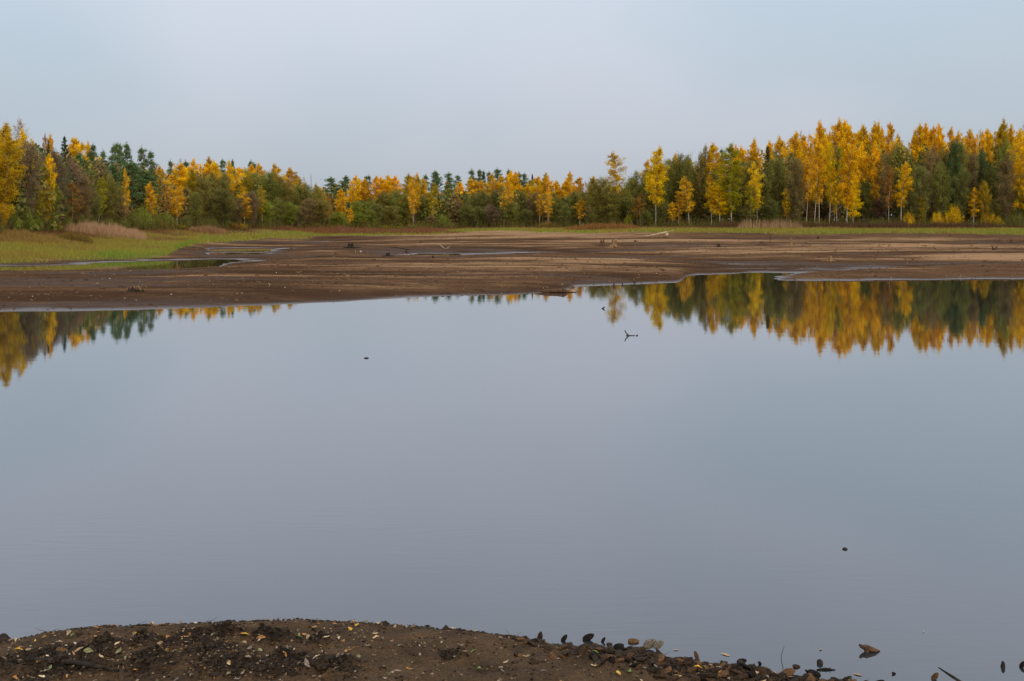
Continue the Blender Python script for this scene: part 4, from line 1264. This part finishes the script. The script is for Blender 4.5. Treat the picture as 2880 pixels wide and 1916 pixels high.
pk = bank_pick(2600, -3.2, 2.3, 5.25, 6.6, lambda X, Y, dk, s_: (s_ > .0) * (.12 + .7 * dk + .25 * (1 - sstep(-1.6, .6, X))))
v, f, _ = leaf_quads(pk[:, :3] + (0, 0, .005), .0095, np.zeros(2600), flat=.75)
cp = np.array([(.30, .19, .10), (.16, .10, .055), (.42, .31, .2), (.10, .07, .04), (.2, .17, .08), (.34, .15, .045), (.06, .045, .03)])[rng.choice(7, 2600, p=[.2, .25, .1, .2, .1, .05, .1])]
tag(mesh_obj("leaf_litter", make_mesh("leaf_litter", v, f, False, {"col": np.repeat(cp, 4, 0)}), M['vleaf']), "tiny leaf fragments and flecks strewn over the near bank", "leaf litter", None, "stuff")
tw = Geo()
for X, Y, z, dk in bank_pick(420, -3.2, 2.2, 5.3, 6.5, lambda X, Y, dk, s_: (s_ > 0) * (dk + .12)):
    a = rng.uniform(0, 6.28); L = rng.uniform(.02, .09); d = np.array([math.cos(a), math.sin(a), rng.uniform(0, .35)]) * L
    p = np.array([X, Y, z + .004]); tw.tube([p, p + d * .5 + rng.normal(size=3) * .004, p + d], [.0016, .0014, .0008], 3, False)
tag(mesh_obj("twig_litter", tw.mesh("twig_litter"), M['brownwood']), "thin brown twigs and plant fibres littering the near bank", "twigs", None, "stuff")

def wood(name, parts_, mat, loc, label, cat, rz=0.0, part="branch"):
    """parts_: list of (name, [(points, radii, sides)...]); points relative to loc"""
    r = empty(name, loc, rz); tag(r, label, cat)
    for nm, tubes in parts_:
        g = Geo()
        for pts, rad, sd in tubes: g.tube(pts, rad, sd)
        mesh_obj(nm, g.mesh(nm), M[mat], r)
    return r
def one(name, tubes, mat, loc, label, cat):
    g = Geo()
    for pts, rad, sd in tubes: g.tube(pts, rad, sd)
    o = mesh_obj(name, g.mesh(name), M[mat], None, loc); return tag(o, label, cat)
def lump_obj(name, loc, scale, mat, label, cat, rough=.18, base=I3, rz=0.0):
    bv, bf = base; dirs = bv
    nz = fbm(bv[:, 0] * 1.7 + loc[0] * 3, bv[:, 1] * 1.7 + bv[:, 2] * 2.1, 5, 3) - .5
    v = bv * (1 + nz[:, None] * rough * 4) * np.array(scale)
    o = mesh_obj(name, make_mesh(name, v, bf, True), M[mat], None, loc); o.rotation_euler.z = rz; return tag(o, label, cat)

X0, Y0, z0 = bank_hit(75, 1868); X1, Y1, z1 = bank_hit(335, 1893)
a = np.array([X0, Y0, z0 + .025]); b = np.array([X1, Y1, z1 + .012]); mid = (a + b) / 2 + np.array([0, .01, .012])
one("dark_stick", [([(0, 0, 0), tuple(mid - a), tuple(b - a)], [.017, .015, .007], 7)], 'darkwood', tuple(a), "dark rotten stick lying across the bank at lower left", "stick")
X, Y, z = bank_hit(8, 1808); lump_obj("peat_clod", (X, Y, z + .02), (.045, .04, .032), 'darkwood', "dark lump of peat at the water's edge, left picture border", "clod")
x, y = on_plane(2445, 1832)
r = one("driftwood_splinter", [([(-.055, 0, .028), (-.02, .0, .022), (.03, -.01, .01), (.062, 0, .002)], [.006, .019, .012, .003], 7), ([(-.058, 0, .038), (-.03, .005, .02)], [.007, .012], 6), ([(-.02, 0, .02), (-.012, -.01, -.02)], [.016, .01], 6)], 'brownwood', (x, y, .0),
        "dark pointed driftwood splinter afloat at lower right", "driftwood")
x, y = on_plane(2203, 1877)
one("bent_twig", [([(.002, 0, -.01), (-.010, 0, .03), (-.012, .0, .065), (-.002, .0, .10), (.006, 0, .118)], [.0018, .0018, .0016, .0013, .001], 5)], 'darkwood', (x, y, 0), "thin bent twig standing in the shallows off the bank", "twig")
x, y = on_plane(2675, 1914)
one("dark_twig", [([(-.05, .05, .05), (0, 0, .025), (.06, -.05, -.005)], [.003, .008, .009], 6)], 'darkwood', (x, y, 0), "dark tapering twig sticking out at the bottom right edge", "twig")
x, y = on_plane(2322, 1885)
wood("sodden_twig", [("stem", [([(-.05, 0, .002), (0, .004, .006), (.055, 0, .002)], [.004, .007, .002], 5)]), ("sprig", [([(-.03, 0, .004), (-.035, .0, .02)], [.003, .001], 4)]), ("sprig", [([(.02, 0, .004), (.026, .0, .018)], [.003, .001], 4)])], 'darkwood', (x, y, 0), "ragged sodden twig floating left of the driftwood splinter", "twig")
x, y = on_plane(2306, 1867); lump_obj("small_stone", (x, y, .004), (.018, .014, .022), 'darkwood', "small dark pointed stone in the water near the bent twig", "stone", base=I2)
x, y = on_plane(2821, 1876); lump_obj("small_stone", (x, y, .004), (.012, .012, .03), 'darkwood', "small dark upright stone in water by the right picture edge", "stone", base=I2)
x, y = on_plane(2376, 1545); lump_obj("stone", (x, y, .0), (.020, .018, .013), 'darkwood', "small dark rounded stone poking out of the water at right", "stone")
x, y = on_plane(1030, 1008); one("floating_stick", [([(-.04, 0, .002), (0, 0, .008), (.04, 0, .006), (.043, 0, .016)], [.010, .012, .011, .005], 6)], 'darkwood', (x, y, 0), "short dark stick afloat alone left of centre", "stick")
x, y = on_plane(1700, 868.5); one("leaning_twig", [([(-.075, 0, -.01), (-.02, 0, .03), (.012, 0, .058)], [.022, .020, .012], 6)], 'darkwood', (x, y, 0), "short dark twig leaning from open water below the weeping birch", "twig")
x, y = on_plane(1765, 944.5)
wood("forked_twig", [("stem", [([(-.03, 0, .0), (.02, 0, .015), (-.03, 0, .06), (-.055, 0, .10), (-.058, 0, .13)], [.02, .018, .013, .011, .009], 6)]),
                     ("side_branch", [([(.02, 0, .006), (.1, 0, .008), (.17, 0, .005)], [.008, .007, .006], 5)]), ("side_branch", [([(.19, 0, .0), (.215, 0, .012), (.235, 0, .0)], [.008, .016, .008], 6)])], 'darkwood', (x, y, 0),
     "dark forked twig with its reflection in open water", "twig")

# ------------------------------------------------------------------ stumps, driftwood and shells on the mud flats
def stump(px, py, hpx, wpx, mat, nroots, label, jag=.25, lean=0.0):
    X, Y, z = hit(px, py); H = hpx * Y / F; Rb = .5 * wpx * Y / F
    r = empty("tree_stump", (X, Y, z - .03), rng.uniform(0, 6.28)); tag(r, label, "stump", "old tree stumps on the mud flats")
    n, lv = 14, 6; vs_, fs = [], []; ph = rng.uniform(0, 6.28, 3)
    flut = [1 + .16 * math.sin(3 * a + ph[0]) + .10 * math.sin(5 * a + ph[1]) for a in np.linspace(0, 2 * math.pi, n, endpoint=False)]
    for i in range(lv):
        t = i / (lv - 1); rad = Rb * (.55 + .45 * (1 - t) ** 2.2)
        for k in range(n):
            a = 2 * math.pi * k / n; hh = H * t * (1 + (jag * (rng.uniform(-1, 1)) if i == lv - 1 else 0))
            vs_.append((rad * flut[k] * math.cos(a) + lean * hh, rad * flut[k] * math.sin(a), hh))
    for i in range(lv - 1):
        for k in range(n):
            k2 = (k + 1) % n; fs.append([i * n + k, i * n + k2, (i + 1) * n + k2, (i + 1) * n + k])
    vs_.append((lean * H, 0, H * .72)); fs += [[(lv - 1) * n + k, (lv - 1) * n + (k + 1) % n, lv * n] for k in range(n)]
    mesh_obj("stump_body", make_mesh("stump_body", vs_, fs, True), M[mat], r)
    for k in range(nroots):
        a = 2 * math.pi * (k + rng.uniform(-.3, .3)) / nroots; L = Rb * rng.uniform(.9, 1.9); g = Geo(); d = np.array([math.cos(a), math.sin(a), 0])
        g.tube([d * Rb * .45 + (0, 0, H * .3), d * Rb * .85 + (0, 0, H * .13), d * (Rb + L * .5) + (0, 0, .05), d * (Rb + L) + rng.normal(size=3) * .04 + (0, 0, .0)], [Rb * .26, Rb * .22, Rb * .14, Rb * .05], 6)
        mesh_obj("root", g.mesh("root"), M[mat], r)
    return r
ST = [(1725, 697, 24, 24, 'deadwood', 6, "largest orange-brown stump on the mud flats, right of centre", .35), (1694, 692, 15, 20, 'brownwood', 5, "broken brown stump just left of the largest orange-brown stump", .4),
      (2333, 735, 16, 20, 'deadwood', 7, "nearest flared stump on the right mud flat", .12), (2224, 688, 17, 11, 'deadwood', 5, "tall narrow pale stump right of the thin pole", .3), (2141, 689, 10, 15, 'brownwood', 5, "dark squat stump left of the thin pole", .25),
      (2268, 688, 7, 9, 'brownwood', 4, "small brown stump right of the tall narrow stump", .3), (2281, 696, 7, 14, 'deadwood', 5, "low ragged stump in front of the small brown stump", .5), (2301, 672, 6, 9, 'darkwood', 5, "small black stump close to the right grass", .3),
      (2474, 695, 7, 10, 'deadwood', 4, "small brown stump alone in the middle of the right flat", .3), (2734, 698, 10, 17, 'deadwood', 6, "low pale-topped stump on the ridge near the right edge", .2),
      (2812, 683, 8, 14, 'brownwood', 6, "brown root clump with a leaning stick near right edge", .4), (2846, 684, 9, 13, 'brownwood', 5, "rounded brown stump nearest the right picture edge", .3), (2021, 695, 8, 11, 'darkwood', 4, "black stump in the dark trough right of centre", .4),
      (985, 698, 11, 24, 'darkwood', 7, "black root mound on the flat left of centre", .5), (1091, 721, 10, 17, 'darkwood', 6, "black ragged stump left of the long puddle", .5), (1217, 727, 8, 9, 'darkwood', 4, "small black stump at the long puddle's near shore", .4),
      (1203, 727, 5, 12, 'brownwood', 4, "low brown stump beside the small black stump", .3), (1184, 684, 7, 15, 'brownwood', 5, "low brown stump on the far tan ridge at centre", .3), (1142, 712, 6, 9, 'darkwood', 4, "tiny black stump in the wet trough at centre", .4),
      (1787, 680, 5, 9, 'brownwood', 4, "small far stump between the largest stump and fallen log", .3), (682, 785, 9, 7, 'deadwood', 3, "small slanting orange stub on the near flat at left", .4), (944, 716, 6, 8, 'brownwood', 4, "low brown stub left of the black root mound", .4),
      (1014, 709, 5, 6, 'paledeadwood', 3, "small pale stub near the black root mound", .3), (1706, 753, 5, 12, 'deadwood', 4, "flat tan stump in the dark band below the largest stump", .2), (2258, 694, 4, 10, 'brownwood', 4, "flat dark stump left of the low ragged stump", .3)]
for px, py, h, w, mat, nr_, lab, jag in ST: stump(px, py, h, w, mat, nr_, lab, jag, rng.normal() * .1)

# root mound on the near left flat
X, Y, z = hit(380, 820); r = empty("root_mound", (X, Y, z)); tag(r, "low mound of tangled roots on the near left flat", "roots")
bv, bf = I3; v = bv * (1 + .35 * (fbm(bv[:, 0] * 3, bv[:, 1] * 3 + bv[:, 2] * 2, 8, 3) - .5)[:, None]) * (.30, .2, .13)
mesh_obj("mound", make_mesh("mound", v, bf, True), M['darkwood'], r)
for k in range(9):
    g = Geo(); x = rng.uniform(-.3, .3); a = rng.uniform(-1, 1)
    g.tube([(x, -.12, -.02), (x + .05 * a, -.16, .10), (x + .12 * a, -.13, .15 + rng.uniform(0, .05)), (x + .26 * a, -.10, .10)], [.012, .016, .014, .007], 5); mesh_obj("root", g.mesh("root"), M['deadwood'], r)

# pale fallen log with its broken root end
X, Y, z = hit(1842, 668); k = Y / F
r = empty("fallen_log", (X, Y, z)); tag(r, "pale bleached fallen log sloping up to a broken end", "log")
g = Geo(); g.tube([(-34 * k, .3, .1), (-15 * k, .15, 4 * k), (10 * k, 0, 9 * k), (33 * k, -.1, 14 * k)], [.05, .09, .14, .17], 9); mesh_obj("log_trunk", g.mesh("log_trunk"), M['paledeadwood'], r)
g = Geo(); g.tube([(31 * k, -.3, 1 * k), (33 * k, -.3, 8 * k), (36 * k, -.25, 11 * k)], [.24, .2, .12], 8); mesh_obj("broken_end", g.mesh("broken_end"), M['paledeadwood'], r)
for q in ((24, 11, 5, -6), (16, 9, -2, -4), (30, 10, 12, -5), (6, 6, -16, -4)):
    g = Geo(); g.tube([(q[0] * k, -.1, q[1] * k), ((q[0] + q[2]) / 2 * k, -.5, (q[1] + q[3]) / 2 * k), (q[2] * k, -.9, q[3] * k)], [.05, .04, .02], 5); mesh_obj("limb", g.mesh("limb"), M['deadwood'], r)
g = Geo(); g.tube([(33 * k, 0, 14 * k), (44 * k, .1, 17 * k), (56 * k, .3, 19 * k)], [.06, .045, .02], 5); mesh_obj("limb", g.mesh("limb"), M['paledeadwood'], r)

def stick(px0, py0, px1, py1, rad, mat, label, cat="stick", ztop=None, extra=()):
    """branch lying or standing where it meets the ground at px0, py0"""
    X, Y, z = hit(px0, py0); k = Y / F; tip = ((px1 - px0) * k, 0, (py0 - py1) * k + .02)
    parts_ = [("stem", [([(0, 0, -.04), (tip[0] * .5 + .02, .03, tip[2] * .5 + .01), tip], [rad, rad * .8, rad * .4], 5)])]
    for (dx, dy, ex, ey) in extra: parts_.append(("twig", [([(dx * k, 0, dy * k), (ex * k, .02, ey * k)], [rad * .6, rad * .25], 4)]))
    return wood("driftwood_branch", parts_, mat, (X, Y, z), label, cat)
stick(1252, 700, 1232, 687, .05, 'paledeadwood', "pale slanting branch on the centre flat above the long puddle", extra=[(2, -1, 10, 7), (6, -1, 16, 9)])
stick(1160, 704, 1095, 695, .05, 'darkwood', "long dark branch lying above the long puddle")
stick(577, 772, 567, 760, .022, 'deadwood', "slanting pale stick by the left pond's near shore")
stick(355, 771, 364, 764, .02, 'deadwood', "small curved stick on the near left flat")
stick(1984, 677, 1988, 665, .04, 'deadwood', "thin upright stick on the far flat left of the right stumps")
stick(2794, 704, 2789, 690, .05, 'darkwood', "dark forked branch standing on the ridge near right edge", extra=[(-3, 9, 4, 2), (-2, 5, 3, -1)])
stick(2797, 703, 2806, 692, .035, 'darkwood', "tangle of dark branches right of the dark forked branch", extra=[(3, 2, 14, 4), (0, 1, 10, 9), (6, 6, 0, 10)])
stick(2820, 684, 2832, 672, .035, 'deadwood', "pale stick leaning over the brown root clump")
stick(2505, 706, 2524, 702, .05, 'deadwood', "short pale log lying on the right flat", "log")
stick(999, 712, 1000, 706, .035, 'paledeadwood', "short pale upright stick on the left of centre flat")
stick(726, 783, 727, 773, .03, 'deadwood', "small orange upright stick on the near left flat")
stick(757, 806, 754, 797, .018, 'paledeadwood', "forked pale twig on the near flat left of centre", extra=[(0, 1, 4, 8)])
stick(905, 803, 914, 795, .02, 'deadwood', "cluster of pale roots on the near flat left of centre", extra=[(3, 0, 7, 6), (8, -1, 16, 5), (12, -2, 20, 6)])
stick(875, 805, 868, 801, .02, 'deadwood', "low brown root left of the pale root cluster", extra=[(3, 0, 9, 4)])
stick(825, 805, 832, 800, .02, 'deadwood', "short brown root between the twig and root cluster", extra=[(3, 1, -3, 4)])
stick(2367, 682, 2367, 676, .03, 'paledeadwood', "tiny white peg on the far right flat", "peg")
X, Y, z = hit(2166, 685); one("thin_pole", [([(0, 0, -.1), (0, 0, 31 * Y / F)], [.028, .02], 6)], 'darkwood', (X, Y, z), "thin dark pole standing upright on the right flat", "pole")
# snags standing in the shallows
for px, py, dx, dy, rad, lab, ex in [(1726, 804, 1, 11, .03, "forked dark snag, leftmost in the shallows at the water's edge", [(0, 3, 7, 11)]), (1752, 801, -3, 7, .025, "short dark snag between the forked and the thick snag", []),
                                     (1788, 798, -9, 16, .045, "thick brown snag leaning left at the water's edge", []), (1806, 798, -7, 10, .012, "thin twig leaning left beside the thick snag", [(0, 1, -4, 3)]),
                                     (1833, 796, 0, 6, .010, "tiny straight twig right of the thick snag", []), (1851, 795, -1, 4, .02, "short black snag, rightmost at the water's edge", [])]:
    x, y = on_plane(px, py); k = y / F
    parts_ = [("stem", [([(0, 0, -.05), (dx * k * .5, 0, dy * k * .5), (dx * k, 0, dy * k)], [rad, rad * .9, rad * .6], 6)])] + [("branch", [([(a * k, 0, b * k), (c * k, 0, d * k)], [rad * .6, rad * .3], 5)]) for a, b, c, d in ex]
    wood("water_snag", parts_, 'brownwood', (x, y, 0), lab, "snag")
# sodden driftwood at the tip of the left flat
x, y = on_plane(1560, 823)
wood("sodden_log", [("log_trunk", [([(-.75, .1, .0), (-.3, 0, .05), (.1, 0, .07), (.33, 0, .08), (.5, .05, .02)], [.06, .08, .07, .10, .05], 8)]), ("limb", [([(-.15, 0, .05), (-.2, -.02, -.02)], [.05, .03], 6)]), ("limb", [([(.4, .05, .02), (.8, .1, .01)], [.03, .012], 5)])], 'brownwood', (x, y, 0),
     "sodden brown log at the tip of the left mud flat", "log")

# white shells on the mud
N = 0; SHC = [(.48, .42, .36), (.36, .29, .22), (.55, .50, .45)]
while N < 115:
    px = rng.uniform(20, 2860); py = 690 + 185 * rng.uniform() ** .8; X, Y, z = hit(px, py)
    if z < .015 or Y > 95: continue
    if rng.uniform() > .25 + .75 * math.exp(-((py - 790) / 45) ** 2): continue
    mussel(X, Y, z + .01, rng.uniform(.035, .07), rrot(.5), random.choice(SHC), f"tiny whitish shell on the {'near' if Y < 45 else 'middle' if Y < 65 else 'far'} mud flat, {next(n_ for lim, n_ in ((360, 'far left'), (720, 'left'), (1080, 'left of centre'), (1440, 'at centre'), (1800, 'right of centre'), (2340, 'right'), (9999, 'far right')) if px < lim)}", "whitish shells scattered over the mud flats", VALVE); N += 1
# dark crumbs and lumps on the flats
NL = 30000; px = rng.uniform(-60, 2940, NL); Y = CAM_H * F / (rng.uniform(672, 880, NL) - HOR); X = (px - 1440) / F * Y; z, dr, wt, gr = ground(X, Y)
kp = (z > .02) & (gr < .3) & (rng.uniform(0, 1, NL) < 1.5 * (fbm(X / 4, Y / 4, 99, 4, .6) - .22)); P_ = np.stack([X, Y, z], -1)[kp]
v, f = lumps(P_, rng.uniform(.012, .045, len(P_)) * np.minimum(np.exp(rng.normal(size=len(P_)) * .5) * 1.4, 2.6) * (Y[kp] / 60) ** .5, ico(0) if False else I1, .55)
tag(mesh_obj("mud_lumps", make_mesh("mud_lumps", v, f, True), M['crumb']), "dark crumbs and lumps of mud on the drained flats", "mud lumps", None, "stuff")
